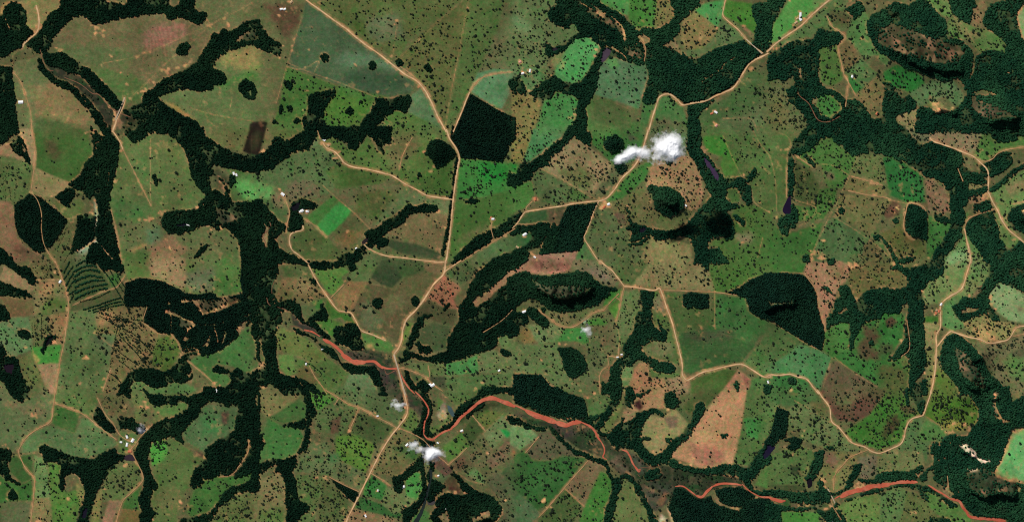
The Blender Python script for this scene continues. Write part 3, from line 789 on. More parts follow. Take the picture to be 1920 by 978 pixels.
P 98,102,66 k_i 84 22,96 22,99 32,92 42,90 54,84 62,78 68,74 46,78 44,80 34
S 94,84,60 66 50,78 48,78 66,74 70,68 66
P 60,116,44 k_j 72 35,81 28,78 44
P 62,108,50 k_k 72 22,84 21,82 26,72 34,68 34
P 98,94,62 k_l 4 38,10 28,20 30,28 36,44 38,56 35,68 32,74 44,66 48,48 46,38 48,30 44,24 36
S 110,94,66 28 38,44 38,42 48,34 46
P 58,106,52 k_m 36 54,42 49,54 50,58 60,57 63,48 60,34 60
P 60,104,46 k_n 56 44,66 42,72 46,68 48,58 48
P 104,108,72 k_o 12 48,28 46,40 50,34 60,20 62,12 52
P 108,88,56 k_p 8 50,13 50,18 60,10 62,5 58
P 96,102,66 k_q 0 62,20 62,34 62,36 72,40 82,46 87,52 98,36 99,24 88,20 84,0 84
P 92,92,62 k_r 56 62,66 50,72 66,70 74,66 88,64 99,52 99,48 86,56 80
P 128,90,68 k_s 92 80,96 76,101 76,103 82,103 87,114 88,116 94,114 99,88 99,88 92
P 98,114,72 k_t 82 80,90 75,91 82,88 92,86 99,82 96
P 84,98,56 k_u 103 80,120 82,127 84,126 88,104 87
P 118,92,72 k_v 116 88,127 86,134 88,132 99,115 99
P 66,86,44 k_w 134 89,160 80,170 82,158 99,134 99
P 132,90,72 k_x 169.5 81,179 88,177 99,156 99
S 116,70,62 172 84,178 88,177 96,174 90
P 76,100,58 k_y 173 77,194 50,194 86,188 86
P 68,98,54 k_z 179 88,186 86,190 87,194 99,178 99
P 110,84,62 k_aa 68 84,74 78,73 92,67 89
R 1.6 65 -1,70 3,75 7,79 12,84 18.5
R 1.8 84 18.5,94 19.5,106 21.5,110 20,112 23,116 35,120 46,123 58,126 70,127.5 78,127.5 84,130 88,133 88,142 83,150 81,162 78,172 76.8,180 81,188 86,194 86
R 1.2 84 18.5,82.5 24,81 33,78 45
R 1 80 24,74 30,69 36
r 78 27,81 29
R 1.2 69 36,60 39,54 44,45 49,36 48,30 44,23 39,20 36
R .8 80 62,79 71,72 71,72 78,66 84,66 99
t 78 46,81 58,80 68
r 112 21.5,130 22,152 23,168 25
t 152 24,152 50
S 160,160,140 52 45,57 42,56 45,52 47
D 152 23 1.2,152 49 1.5,97 67 2,92 19 2,24 38 1.2,40 63 1.5,36 62 1.5,10 37 1.2,23 38 1,160 80 1,152 82 1,110 37 2.5,23 74 1.2,122 12 1,44 88 1.2,46 92 1.2,52 96 1.5,66 93 1.2,106 35 1.2,113 40 1.5,148 82 1.5
H 9 37.5 white 1.1
H 79 71.5 white .6
H 82 69.5 white .6
K 18 20 28 26
K 28 26 40 29
K 40 29 60 20
B 62,66,52 14 13,24 18,40 18,60 19,54 25,40 29,28 26,20 21
T 3 2
F euc_l -3 9,10 8.5,20 9.5,26 10,32 14,35 20,37 32,40 43,42 54,40 66,32 62,22 56,10 49,4 44,-3 42
F eastr2 53 19,58 17,61 20,63 25,66 31,70 26,74 22,80 21,87 20,96 20.5,104 19,107 13,107 5,114 3,124 0,131 -3,131 9,126 12,120 15,116 20,115 24,116 30,116 46,117 60,117 68,118 74,117 82,112 86,110 90,113 92,118 87,119 90,118 99,107 99,106 90,107 80,106 72,102 70,96 73,90 74,94 70,102 60,103 50,105 40,106 34,104 30,100 34,98 38,86 38,84 43,80 42,74 45,70 46,68 52,65 56,64 62,61 66,61 60,62 54,61 45,56 45,50 46,44 50,44 43,50 36,50 29,54 26
C 51 40,58 34,60 36,54 40
F eastr2 92 5,96 2,104 4,107 8,106 14,100 8
F southe 165 -3,194 -3,194 22,186 20,180 17,172 15,168 19,164 25,165 32,168 36,173 41,173 45,168 43,163 40,162 38,156 40,150 43,144 44,140 40,139 34,144 30,148 26,151 28,156 28,158 20,162 15,166 10,166 4
C 142 38,150 33,160 34,156 37,146 39
C 152 20,158 14,162 14,158 24,154 27
F hillm 132 60,135 55,140 53,144 56,152 64,158 70,163 80,168 86,174 92,178 99,144 99,140 92,136 86,130 80,129 74,130 66
F subm 40 18,46 20,48 24,44 22
G grovem1 15 88,18 86,21 88,20 91,16 91
G grovem2 76 60,78 59,79 62,76 62
G grovem3 44 -2,49 -2,49 2,45 2
F edge_m -3 92,2 93,2 98,-3 99
P 46,98,42 l_a -1 -1,30 -1,26 9,14 8.5,-1 9
P 126,90,72 l_b 30 0,44 1,50 -1,62 2,60 14,52 20,50 30,44 42,43 51,40 48,36 30,33 17,27 10
S 108,84,62 44 2,60 4,56 14,46 14
P 94,84,54 l_c 62 2,94 2,104 10,104 18,86 21,74 22,66 30,60 18
P 52,104,46 l_d 44 52,56 45,61 45,61 66,48 72,40 66,42 54
P 44,102,44 l_e 48 72,64 62,66 54,71 46,84 42,86 38,100 38,103 42,102 56,90 72,102 70,107 78,106 98,96 99,80 92,64 82
S 82,60,48 70 48,80 50,84 58,76 64,84 66,86 72,76 74,68 72,66 66,72 58
S 76,52,44 88 44,93 41,97 46,92 50,88 48
S 70,76,48 84 62,94 62,94 68,84 70
S 86,82,50 80 80,94 76,106 84,104 99,90 99
S 94,98,56 98 74,104 72,107 78,102 80
P 74,88,52 l_f -1 44,4 45,38 66,20 68,10 74,-1 76
P 70,108,68 l_g 24 62,38 66,48 72,44 82,38 99,30 88,20 84,0 86,0 78,14 70
P 52,98,52 l_h -1 88,8 84,18 84,28 88,36 99,4 99
P 90,74,58 l_i 49 73,64 82,82 93,88 99,38 99,44 84
P 112,116,74 l_j 131 -1,164 -1,166 10,160 18,150 28,138 28,130 32,116 32,116 22,124 12
S 86,110,66 142 0,164 0,166 8,150 14,144 20
P 118,104,72 l_k 116 46,128 46,128 52,126 64,118 66,116 56
P 78,108,64 l_l 131 32,140 26,148 26,140 34,140 42,148 46,146 50,138 52,130 48
P 60,94,40 l_m 116 41,128 41,128 46,116 46
P 110,102,66 l_n 118 66,126 65,130 68,129 78,138 90,142 99,118 99,119 84
S 84,100,44 124 80,130 80,140 92,142 99,122 99
P 116,102,68 l_o 146 46,152 42,162 39,172 45,182 46,190 52,178 58,164 60,150 56
S 138,112,76 152 48,166 50,170 58,156 58
P 128,136,96 l_p 166 24,172 16,180 18,188 22,194 28,194 46,182 45,172 38,166 30
S 110,98,74 186 35,190 33,192 36,188 38
P 100,90,66 l_q 150 60,164 61,178 60,194 55,194 99,180 99,170 86,160 72
S 84,110,62 174 74,194 66,194 90,182 86
S 80,74,56 182 68,194 64,194 72,184 72
R 1.8 152 -1,149 8,146 18,143 22,136 26,131 30,129 34,129 40,129 49,126 55,126 64,125.5 76,124 88,122 99
R 1.6 126 64,130 59,134 54,137 52
R 1.4 137 52,148 56,158 58,165 61,173 60,180 58,184 52,187 49,194 48
R 1 183 56,190 54.5,194 55
R 1.6 -1 86,2 84.5,8 85,16 84.2,22 86,29 88,34 94,38 99
R .9 43 52,41 44,38 34,36 22,30 13,27 9.5
t 0 44,14 52,26 60,38 66
t 50 72,66 84,82 94
t 48 72,40 99
t 40 52,39 66
t 9 8,26 9
B 58,60,48 138 63,144 66,150 72,158 82,162 88,162 96,154 92,146 86,142 80,141 72
K 148 91 155 95
K 160 88 161 94
K 150 72 151 75
B 110,110,80 0 30,8 31,18 29,20 31,12 32,2 33
K -3 35 8 33
K 10 32 19 32
r 100 71,106 64,104 44
D 65 3 2.5,62 2 2,68 4 1.5,94 2 2,96 4 1.5,111 3 1.5,115 22 2,116 26 1.5,104 46 1,103 50 1.2,116 50 1.2,117 58 1,166 27 1.5,168 32 1.5,170 36 1.2,151 26 1.5,126 38 1.5,128 36 1,164 39 1.5,168 58 2,158 54 2,66 28 1.5,2 90 1,100 60 1.2,63 18 1,18 97 2,52 33 1.2,117 84 1.5
H 129.5 32 white .9
H 128 37 orange .9
H 125.5 38.5 orange .9
H 126 36.5 tan .7
H 0 90 white .8

T 0 3
F pond_i 6 -3,22 -3,21 5,16 7.5,11 5,8 1
F rivsw 90 -3,98 -3,97 5,94 4
F rivsw 106 -3,112 2,122 3,130 4,140 4.5,150 2,153 -3,194 -3,190 6,192 14,194 22,194 -3,192 18,194 30,194 55,190 58,184 62,178 64,176 65,175 60,180 52,186 44,190 38,182 38,186 48,180 58,172 62,162 63,156 65,152 64,150 70,145 72,143 68,145 60,150 55,154 50,154 44,158 40,164 36,170 34,176 29,178 22,178 12,174 8,170 12,166 8,156 7,150 12,146 20,142 24,138 28,134 33,137 39,132 36,128 32,124 34,118 36,112 38,110 48,112 58,114 64,118 70,114 75,111 80,112 86,116 90,112 99,104 99,106 90,104 80,108 72,108 64,104 56,100 48,102 42,106 34,110 30,114 26,120 22,128 20,134 18,140 14,142 10,138 6,132 9,124 9,118 10,113 9,112 6
C 180 14,182 22,182 26,178 28,180 20
F rivsw 178 12,194 12,194 42,180 40,174 44,164 38,176 30
F rivsw2 137 95,146 94,156 92,162 86,166 78,172 72,184 69,192 63,194 63,194 72,190 76,186 74,178 76,172 80,164 86,160 92,156 97,152 99,134 99
F wedge_n 73 11,76 14,80 22,85 26,88 28,82 31,78 28,70 22,71 16
F wedge_n2 88 22,92 20,100 20,101 22,94 23.5,102 24,108 27,108 30,104 32,98 28,90 27
F galn 29 42,33 40,38 42,46 46,56 49,64 51,72 50,78 46,86 43,88 46,94 48,90 52,82 58,78 64,74 72,70 80,67 90,65 99,58 99,60 90,63 80,64 74,62 68,58 62,52 60,48 63,48 72,46 74,44 70,46 62,46 54,40 52,34 52,32 48
F westn -3 43,4 43,8 46,7 50,5 55,7 58,6 62,10 66,15 69.5,12 69,7 66,4 66,3 62,-3 60
G groven1 6 77,9 74,12 76,13 79,10 81,7 80
G groven2 128 32,134 30,137 37,134 36
W 52,40,46 92 49,98 47,101 51,100 52,94 51.5
W 20,16,32 62 88,66 87,64 95,61 94
W 60,66,74 103 25,108 28,109 30,105 32,102 30
P 94,98,66 m_nw 0 -1,8 -1,16 8,22 4,36 -1,41 8,38 22,24 30,16 40,8 48,4 43,0 42
S 104,88,66 2 4,20 12,34 10,36 18,20 16,4 12
P 84,96,56 m_a 42 -1,76 -1,72 12,68 20,58 14,42 8
P 60,88,46 m_b 40 10,60 16,56 32,38 24
P 90,104,68 m_c 37 26,56 32,62 20,74 24,86 35,88 40,78 46,66 50,52 48,36 42,32 40,30 44,17 47,16 40,24 30
S 78,98,62 37 26,54 31,54 40,36 38
P 88,78,54 m_d 76 4,92 2,100 14,94 20,86 20,78 12
P 100,100,62 m_e 96 -1,106 -1,111 8,120 10,132 9,140 8,138 14,126 20,112 24,100 22,102 14
S 76,108,56 118 14,138 8,140 12,126 20
S 92,84,60 104 18,114 12,116 22,104 24
P 58,82,44 m_f 7 50,24 47,25 65,16 69,7 60
P 104,118,74 m_g 26 48,32 50,35 52,38 80,25 80,26 60
P 78,108,52 m_h 36 52,46 55,46 62,44 70,50 76,62 72,63 80,58 92,57 99,40 99,38 80
S 118,108,68 57 68,63 74,61 84,58 78
P 58,92,46 m_i 0 62,4 66,16 70,24 66,25 82,10 82,0 84
P 88,86,60 m_j 4 83,23 83,22 99,0 99,0 90
P 112,96,66 m_k 26 80,38 80,39 99,24 99
P 94,96,60 m_l 84 56,94 52,104 56,107 66,102 72,92 82,77 82,76 72
P 120,88,72 m_m 82 82,91 82,84 99,76 99
P 98,80,50 m_n 92 88,105 89,105 99,88 99
P 60,90,46 m_o 92 82,104 72,107 70,104 82,105 89,91 88
P 110,98,62 m_p 68 99,70 84,77 70,76 84,74 99
P 86,96,56 m_q 110 78,118 70,114 60,118 54,126 36,134 36,138 42,146 44,154 50,148 56,144 66,136 80,132 92,134 99,112 99,116 88
S 98,76,58 138 40,152 48,154 50,146 48
S 100,94,60 114 78,130 70,138 78,130 92,118 88
S 76,54,46 142 42,158 50,155 52
P 58,130,50 m_r 112 44,116 36,124 36,126 46,120 54,114 56
P 74,92,60 m_s 136 30,146 16,156 10,170 12,178 12,178 26,170 34,158 40,154 46,140 38
S 60,100,58 150 20,162 18,166 30,152 34
S 72,54,48 166 16,172 16,170 26,166 24
P 60,92,46 m_t 140 88,146 72,150 66,160 63,178 63,190 52,194 54,194 64,182 69,172 72,164 84,154 92,142 94
P 94,96,58 m_u 160 94,166 84,176 77,190 76,194 76,194 99,158 99
P 88,96,58 m_v 90 30,104 32,102 40,96 46,88 42
S 70,100,52 89 44,98 40,97 45,90 47
R 1.25 41.5 -1,40 10,38 22,30 27,21 33,16 40,14 46,19 57,25 64,26 68,25 80,23 99
R 1.1 41 9,50 12,62 17,70 23,80 31,87 36
R 1.2 101 40,98 44,101 50,104 56,107 63,106 68,98 76,92 82,88 94,87 99
R .8 114 25,106 33,101 40
t 9 48,26 46
r 73 5,78 16,85 25,90 33,98 38
R 1.1 186 36,186 44,183 50,178 57,176 60,172 63,164 64
L .5 76 8,80 3
L .6 28 52,26 62
L .6 48 73,55 82
L .6 33 84,36 92
D 96 45 2.2,94 55 2,102 54 2,26 66 1.5,25 18 2,27 19 1.5,108 8 1.5,107 11 2,110 13 1.5,110 28 2,111 27 1.2,186 37 2.5,187 41 2.5,185 46 2,176 59 2,165 62 1.8,168 63 1.2,154 50 2,135 83 1.8,134 86 1,114 97 1.5,62 80 1.5,51 80 1.5,51 86 1.2,30 96 2,4 41 2,7 44 1.5,0 69 1,6 81 1.2,192 14 1.5,190 34 2,78 72 1.2,28 97 1.5,119 16 1.2
H 95 34 white 1
H 99.3 36.7 white 1.3
H 90.5 38 white .8
H 95 39.8 white 1
H 97 45 orange 1
H 110 28.5 tan .8
T 1 3
F rivsw 33 -3,36 4,38 10,38 20,37 30,36 36,34 42,30 48,24 52,16 54,12 55,8 58,2 62,-3 66,-3 56,4 54,12 50,18 52,26 50,32 46,38 42,40 36,40 26,42 20,45 16,42 10,40 4,40 -3
F rivsw 17 54,24 52,30 48,30 56,26 60,28 64,30 70,31 80,34 83,40 86,38 89,34 92,31 96,31 99,23 99,23 88,22 76,22 68,20 62,15 60
F bitn -3 16,2 17,2 28,0 32,-3 32
F bitn2 -3 34,4 33,6 38,4 42,0 45,-3 46
F striptn 18 26,24 24,32 23,36 20,37 26,34 28,26 26
F tri_o 54 63,60 67,68 71,77 75,75 79,73 82,68 78,60 70
F horseshoe 118 -3,124 -3,130 6,132 14,130 22,130 28,132 33,140 30,148 26,152 20,156 14,162 10,168 4,174 2,190 0,194 2,194 -3,170 -3,166 2,160 7,152 12,148 18,146 24,140 26,134 31,130 34,126 36,122 34,118 30,122 26,124 18,126 10
C 137 0,141 2,142 10,142 18,141 22,137 21,135 17,138 10
F rib_o 118 32,124 36,130 36,134 38,130 44,130 58,128 62,130 72,126 80,130 84,136 76,142 70,138 68,132 66,130 62,134 58,132 52,128 50,124 46,124 38
F rib_o 110 88,116 86,122 80,125 72,124 64,122 58,118 60,114 64,106 68,102 64,110 62,115 56,118 54,124 48,126 60,128 76,124 84,118 92,114 99,110 99
F big_o 148 60,156 68,164 74,176 78,182 84,184 90,180 96,176 99,134 99,130 94,136 86,134 82,142 76,154 78,160 77,154 72,150 66
C 161 96,170 90,174 88,177 92,170 96,162 98
C 134 94,142 88,146 96,142 99
G grove_o1 102 65,108 66,110 68,108 76,104 74
F bankr 154 12,162 10,170 5,178 4,172 9,164 14,158 20
P 104,92,62 n_nw 0 0,24 -1,33 4,20 14,9 20,4 16,0 12
P 62,88,48 n_a 10 20,32 6,38 10,38 20,32 24,20 24
P 62,98,52 n_b 4 34,9 20,18 25,32 26,36 34,32 44,26 50,16 52,6 52,-1 58,-1 46
P 66,110,46 n_c 40 -1,56 2,60 6,54 12,46 14,42 8
P 86,92,60 n_d 54 -1,96 -1,102 8,112 12,112 18,106 28,90 20,78 12,62 5
P 86,92,58 n_e 46 15,60 6,62 5,76 12,72 20,64 34,56 32,44 30
P 84,62,50 n_f 56 22,64 18,62 32,56 32
P 72,78,48 n_g 74 14,104 27,96 36,90 40,70 32,64 34
P 78,104,46 n_h 60 34,72 32,90 40,82 62,74 60,60 48
P 92,96,64 n_i 40 40,52 38,58 50,72 56,84 62,78 74,54 63,28 60,36 48
S 60,92,56 54 48,62 46,64 52,56 54
P 88,96,58 n_j 30 62,52 64,46 84,44 99,32 99,36 90,40 86,34 83,31 78
P 82,84,52 n_k 50 64,70 82,68 90,66 99,46 99
P 108,94,66 n_l 8 64,16 61,21 66,22 80,23 99,-1 99,-1 72
S 76,100,52 4 90,20 86,23 99,0 99
P 54,100,50 n_m 82 64,86 62,98 70,96 82,80 78
P 48,84,44 n_n 76 78,94 84,110 92,108 96,72 87
P 110,86,64 n_o 71 87,90 92,108 96,100 99,68 99
P 106,106,70 n_p 98 72,108 74,120 76,120 82,112 88,104 92,94 84
P 96,86,58 n_q 104 32,112 30,120 36,126 44,124 50,110 62,100 64,88 60,88 54,100 38
S 56,84,46 102 42,116 38,124 50,118 54,108 46
P 66,116,58 n_r 112 64,120 60,126 62,126 74,122 82,112 78
P 84,90,62 n_s 132 66,140 58,146 62,140 70,132 78,128 82
P 72,98,48 n_t 140 42,154 30,160 42,144 54
P 66,74,44 n_u 154 30,163 18,172 28,160 42
P 92,94,52 n_v 163 18,172 14,190 18,180 28,172 28
P 100,104,70 n_w 170 32,184 18,194 22,194 34,186 34,178 44
P 28,124,54 n_x 182 28,188 29,192 32,188 35
P 96,76,60 n_y 180 46,188 36,194 42,194 50,176 58,172 50
P 92,84,60 n_z 146 56,170 36,178 46,168 58,156 62
S 88,62,50 146 56,156 48,160 54,154 60
P 98,112,72 n_aa 157 62,165 57,173 68,170 70
P 60,72,48 n_bb 182 62,190 54,194 56,194 72
P 84,80,58 n_cc 172 68,180 60,194 70,194 99,182 99,185 88,182 80
P 78,104,54 n_dd 130 28,140 24,142 20,136 18,136 6,140 6,144 20,140 30,132 32
P 80,96,54 n_ee 142 2,152 0,164 0,160 8,152 14
P 84,94,52 n_ff 113 16,118 12,122 22,120 30,112 30,108 26
P 66,100,54 n_gg 120 90,126 88,134 94,140 99,116 99
S 100,84,62 134 84,142 80,142 92,134 96
S 66,32,32 142 68,146 64,150 72,158 74,160 77,146 76
P 86,64,56 n_hh 134 44,144 54,148 60,142 64,132 56
P 52,48,42 n_flood 97 -3,118 -3,127 8,128 16,124 20,116 12,112 14,104 4
P 110,94,80 n_quarry 139 10,142 8,143 20,139 22,135 18
S 180,160,125 140 14,143 16,142 21,138 21,136 18
S 50,56,34 150 20,158 14,170 8,182 8,194 14,194 18,180 12,168 16,154 24
W 64,84,84 143 10,146 12,149 18,147 19,144 15
W 30,40,37 129.5 58,132 58,131.5 68,128.5 78,126.5 86,121 99,117 99,123.5 88,126.5 78,129 68
W 66,62,60 128 82.5,134 82,132.5 85,129 84.5
Q 1 119 0,123 4,127 9,129 13,128.5 18,126 24,125.5 32
Q 1.3 125.5 32,128 35,132 36,135 34,140 30.5,147 28
Q 1.9 146 28,150 24,154 19,160 14,166 9
Q 3 164 10,170 6.5,175 5,180 6,186 8,194 11.5
R 1.8 110.5 -1,112 6,113.5 14,112 19,107 26,102 32,96 41,91 50,86 60,80 72,74 84,69 94,67 99
R 1.1 52 -1,62 5,70 10,78 12.5,88 18,98 23,105.5 27.5
R 1 77 13,74 20,70 29
r 62 5,59 10
r 86 61,94 66,101 71
r 55 64,66 70,77 75
r 108 28,118 32,126 37,134 46,144 55
r 144 55,152 48,158 42
r 162 18,172 30
R .8 185 90,182 95,178 99
t 144 55,158 66,172 70
t 170 32,186 16
D 140 16 2,141 19 2,138 21 1.5,52 65 1.5,45 64 1.5,5 37 1.5,2 38 1.5,70 29.5 1.2,69 30 1,112 86 1.5,110 88 1.2,82 92 1,106 27 2,112 13 1,186 82 1.5,184 88 1.2,150 76 2,156 75.5 2,144 76 1.5,154 30 1.5,142 4 1.2,146 14 1,41 36 1,166 94 3,170 92 2.5,10 18 1.2,140 90 1.2
H 110 71.5 white 1.2
H 113 40 white .9
H 91 18.5 white .6
H 91.3 74 white .5
H 82 93 white .8
H 154 29.5 white .8
H 136.5 63 white .6
H 142.5 88 white .6
H 136 38.5 white .6
H 174 46.5 tan .6
T 2 3
F eucs 1 -3,34 -3,42 2,50 4,54 6,55 12,56.5 19,50 20,42 19,32 18,20 14,10 9,2 6
F galk 68 -3,82 -3,82 4,78 10,74 17,70 22,66 27,64 30,62 26,66 22,68 18,60 22,54 24,50 22,56 19,62 19,70 16,74 8,74 2
F galk 86 -3,89 -3,92 4,90 11,86 12,84 8
F stripp 92 2,98 1,104 -1,100 3,95 4
G grovep1 115 2,119 0,122 2,125 8,121 12.5,116 12,114 8
F horsep 76 28,82 22,83 18,83 24,92 20,93 16,100 15,104 13,110 14,113 17,113 19,110 17,105 16,101 20,97 25,96 32,98 42,102 46,108 48,112 46,116 42,121 36,126 34,130 28,135 22,136 16,139 10,142 8,144 10,144 15,140 20,137 24,136 30,128 37,122 43,118 50,114 53,104 55,98 52,94 46,90 42,84 42,78 44,74 38,70 34,63 31,66 30,72 33
F eucp 122 72,128 73,134 77,139 80,144 80,148 78,150 82,156 86,164 86,170 90,176 82,184 80,194 80,194 99,122 99,119 90,117 88
C 150 78,154 80,158 85,166 86,170 88,168 89,160 87,153 83
F eucp 152 74,160 72,170 72,178 75,182 78,176 84,170 86,162 85,156 82
F riversp 112 53,120 54,118 50,128 55,136 57,144 58,152 57,160 54,168 56,176 57,180 52,186 44,190 38,194 36,194 52,186 58,182 62,178 68,182 74,190 77,194 78,194 80,184 78,178 74,174 68,170 64,160 62,150 62,140 61,130 59,120 56
F riversp2 28 26,36 34,44 42,54 46,62 50,70 52,72 56,73 62,76 66,81 64,81 70,79 78,76 88,73 99,69 99,71 86,75 76,76 70,72 62,70 56,62 52,54 48,46 46,38 38,30 32
F riversp3 86 62,92 66,96 72,100 80,104 88,110 99,104 99,100 88,96 80,92 74,92 68,84 64,80 63
F rivisl 100 62,104 59,110 58,112 62,108 65,101 66
F bankp -3 18,4 20,12 25,20 27,26 27,24 29,14 28,4 25,-3 22
F bankp2 0 6,10 10,20 15,30 18,40 20,50 22,60 24,64 27,58 25,48 23,36 20,24 17,12 13,2 9
G grovep2 104 35,98 34,98 36,102 36
G grovep3 115 35,119 35,118 38,115 37
G grovep4 156 32,161 32,159 35,157 34
W 28,24,44 187 48,191 40,194 40,194 46,189 51
P 46,50,36 o_flood 2 20,24 22,34 24,48 23,58 25,66 32,72 36,76 43,84 44,94 48,102 54,112 55,130 59,150 62,168 62,174 68,178 74,194 80,180 78,170 74,150 74,140 80,122 72,116 84,108 90,100 88,94 74,88 66,78 60,70 50,56 46,46 44,36 36,28 28,12 24
S 62,50,50 2 14,14 20,24 24,44 26,48 32,40 36,30 26,16 22,0 18
S 98,80,68 72 48,78 48,84 56,92 66,90 66,82 60,74 54
S 64,60,52 96 70,112 68,124 72,116 84,108 90,100 80
S 78,74,66 82 45,88 46,98 54,102 60,94 62,90 50
S 110,74,56 108 84,114 76,118 76,112 86
S 118,84,66 98 70,108 74,112 76,104 75
P 122,94,72 o_a 82 24,84 14,92 16,92 20,90 23
P 130,96,72 o_b 92 3,104 -1,114 -1,114 10,116 13,108 13,100 14,93 16,86 13,90 9
S 60,30,36 92 8,96 6,98 12,96 15,92 12
P 120,104,74 o_c 97 25,104 18,112 20,122 13,130 20,132 25,126 33,116 38,112 46,106 48,100 42,96 34
S 100,78,66 114 20,124 18,124 27,118 28
P 142,102,78 o_d 158 -1,177 -1,172 30,165 55,158 55,150 58,140 57,128 52,119 49,127 36,137 26,144 16
S 124,80,68 132 40,150 42,160 46,156 56,140 56
P 64,78,44 o_e 127 12,140 -1,156 -1,146 12,144 8,140 8,134 18,130 14
P 78,84,54 o_f 121 12,126 10,134 20,132 24
P 74,94,54 o_g 176 -1,194 -1,194 38,184 48,178 56,166 54,172 26
P 62,112,58 o_h 173 20,188 20,184 36,176 34
P 76,108,56 o_i 186 62,194 50,194 74,182 70
P 100,102,60 o_j 82 2,84 6,82 14,76 24,72 32,66 30,70 24,76 16,80 8
P 84,98,60 o_k 50 5,66 2,74 6,72 16,62 19,57 19,57 8
P 108,124,84 o_l -1 28,2 22,14 28,20 34,6 44,-1 40
P 86,78,60 o_m 10 44,24 28,34 32,54 46,50 52,36 48,26 52,14 50
P 50,84,44 o_n 2 48,10 44,16 52,28 52,40 48,56 50,42 68,28 84,18 90,0 72
P 104,84,64 o_o 28 86,42 68,58 50,68 54,66 62,54 86,40 74
P 66,80,46 o_p 26 88,40 73,53 86,46 99,18 99
P 62,104,48 o_q 50 99,56 82,66 60,74 62,76 70,72 82,68 99
P 98,100,62 o_r 74 99,77 80,82 66,86 64,92 70,98 80,104 92,108 99
P 78,92,64 o_s 0 72,12 82,22 92,14 99,0 99
S 110,80,54 0 42,4 46,0 50
S 190,165,125 116 86,120 90,123 99,120 99
S 200,180,150 112 92,116 96,114 99,110 98
Q 1.2 0 10,6 12,12 15
Q 3.6 10 14,18 18,26 21,34 23.5
Q 3 32 23,40 25,46 23.5,52 23
Q 1.4 52 23,58 26,62 30,64 34,67 38
Q 1 67 38,69 42,69 46,68 49,71 51
Q 1.2 82 43.5,86 45,88 48,90 53,93 58
Q 2 92 56,95 60,96 58
q 96 57,105 57
Q 1 122 71,128 71,134 75,138 78
Q 2.2 138 78,142 79,146 75,150 71
Q 1.4 150 71,156 69,164 69,172 70
Q .8 172 69,176 73,182 77,188 79,194 79.5
Q 1.4 186 79,194 79
V 96 64,94 62
r 26 88,36 76,48 62,57 52
r 10 46,20 34
r 20 94,28 86
r 40 73,54 86
S 190,130,90 86 60,92 66,90 66,85 61
S 150,105,80 34 20,42 19,44 22,38 22
D 64 33 1.5,106 46 1.5,111 46 1.2,126 53.5 1.5,134 55 1.5,145 58 1.2,56 18 1,117 14 1.5,154 34 3,27 87 1.5,29 87 1,22 92 1,24 82 2,88 62 1.5,114 98 1.5,168 88 2,165 86 1.5,6 85 1,96 33 1.2,57 5 1,62 2 1.2,136 50 1.5
T 3 3
F block_p 7 12,15 15,14 28,12 34,8 36,4 40,1 42,-1 46,-3 38,2 32,5 20
F block_p2 12 36,20 34,25 36,24 41,19 44,14 42,18 38
F patchp1 36 46,41 44,41 54,37 60,33 66,27 66,32 58,34 52
F patchp2 65 55,69 54,69 58,66 64,62 68,59 68,62 62
W 20,14,22 29 66,32 64,33 70,30 72
W 26,20,44 -1 42,5 41,4 44,0 46
F bankp5 -3 74,10 74,20 76,30 75,38 74,38 70,44 75,50 76,58 72,62 68,64 69,58 76,50 80,46 82,42 82,38 85,28 84,18 82,14 79,-3 77
F bankp5 -3 81,8 85,20 87,34 87,44 90,50 86,52 82,54 84,50 88,54 99,46 99,40 92,34 89,20 89,9 89,10 99,-3 99
F bankp6 60 82,70 77,82 75,92 71,98 70.5,106 71,112 73,118 76,120 80,119 82,116 80,112 74,120 74,132 82,136 86,140 86,142 84,136 82,128 76,122 72,114 70,104 68,100 69,88 72,76 74,64 79,56 82
F bankp7 68 66,80 66,82 62,92 60,104 60,112 57,116 55,117 58,110 62,112 64,120 58,126 57,124 66,130 70,130 74,136 78,142 80,150 88,156 93,164 94,172 93,178 96,188 99,194 99,194 78,180 70,168 64,170 60,166 54,168 44,152 40,140 40,128 44,126 52,118 62,118 66,110 68,100 67,88 66,78 68,70 68
C 128 74,134 70,136 74,140 76,137 79,131 78
F hillm -3 -3,-3 -3
F hillm 150 -3,180 -3,182 8,190 4,194 2,194 26,182 28,180 34,176 46,170 58,168 62,180 66,194 70,194 80,186 90,172 94,160 92,152 88,146 80,140 76,134 66,130 56,124 50,128 40,136 32,150 34,152 28,158 22,158 14,153 6
F hillm 122 42,126 38,130 42,126 48,122 46
F strp 106 -2,113 -2,116 6,117 14,115 17,112 12,108 6
F strp2 103 -2,105 -2,105 11,104 10
F bottomp 119 99,122 95,130 94,136 97,138 99
F patchp3 37 68,40 66,42 68,40 71,38 71
G grovep6 44 41,49 41,49 43,45 43
F strp3 50 88,54 90,60 99,56 99
P 98,102,66 p_a 14 14,30 8,42 14,48 24,60 36,72 41,66 46,50 46,40 42,24 36,26 28,14 30
S 90,82,52 30 8,40 8,46 20,32 12
P 66,92,54 p_b -1 -1,34 -1,40 8,14 12,6 10,-1 8
S 104,90,60 12 0,24 2,20 4
P 90,62,52 p_c 36 -1,90 -1,76 18,64 23,52 22,47 14,42 6
S 96,90,60 50 -1,72 -1,60 12,50 10
P 62,100,44 p_d 90 -1,104 -1,106 10,115 17,108 20,100 38,84 44,74 41,62 36,58 30,76 18
S 66,48,38 90 22,96 17,100 22,94 32,88 36,84 34
S 84,66,48 98 12,106 10,112 16,104 18
P 82,98,62 p_e 104 22,114 18,118 20,135 30,130 38,122 42,118 54,115 45,98 46,84 46,98 40,102 32
P 78,108,60 p_e2 118 20,135 30,128 36,118 38,112 36
P 70,96,40 p_f 117 14,124 2,122 -1,148 -1,154 6,158 14,156 24,136 30,118 19
S 124,108,60 128 24,146 22,148 28,136 30
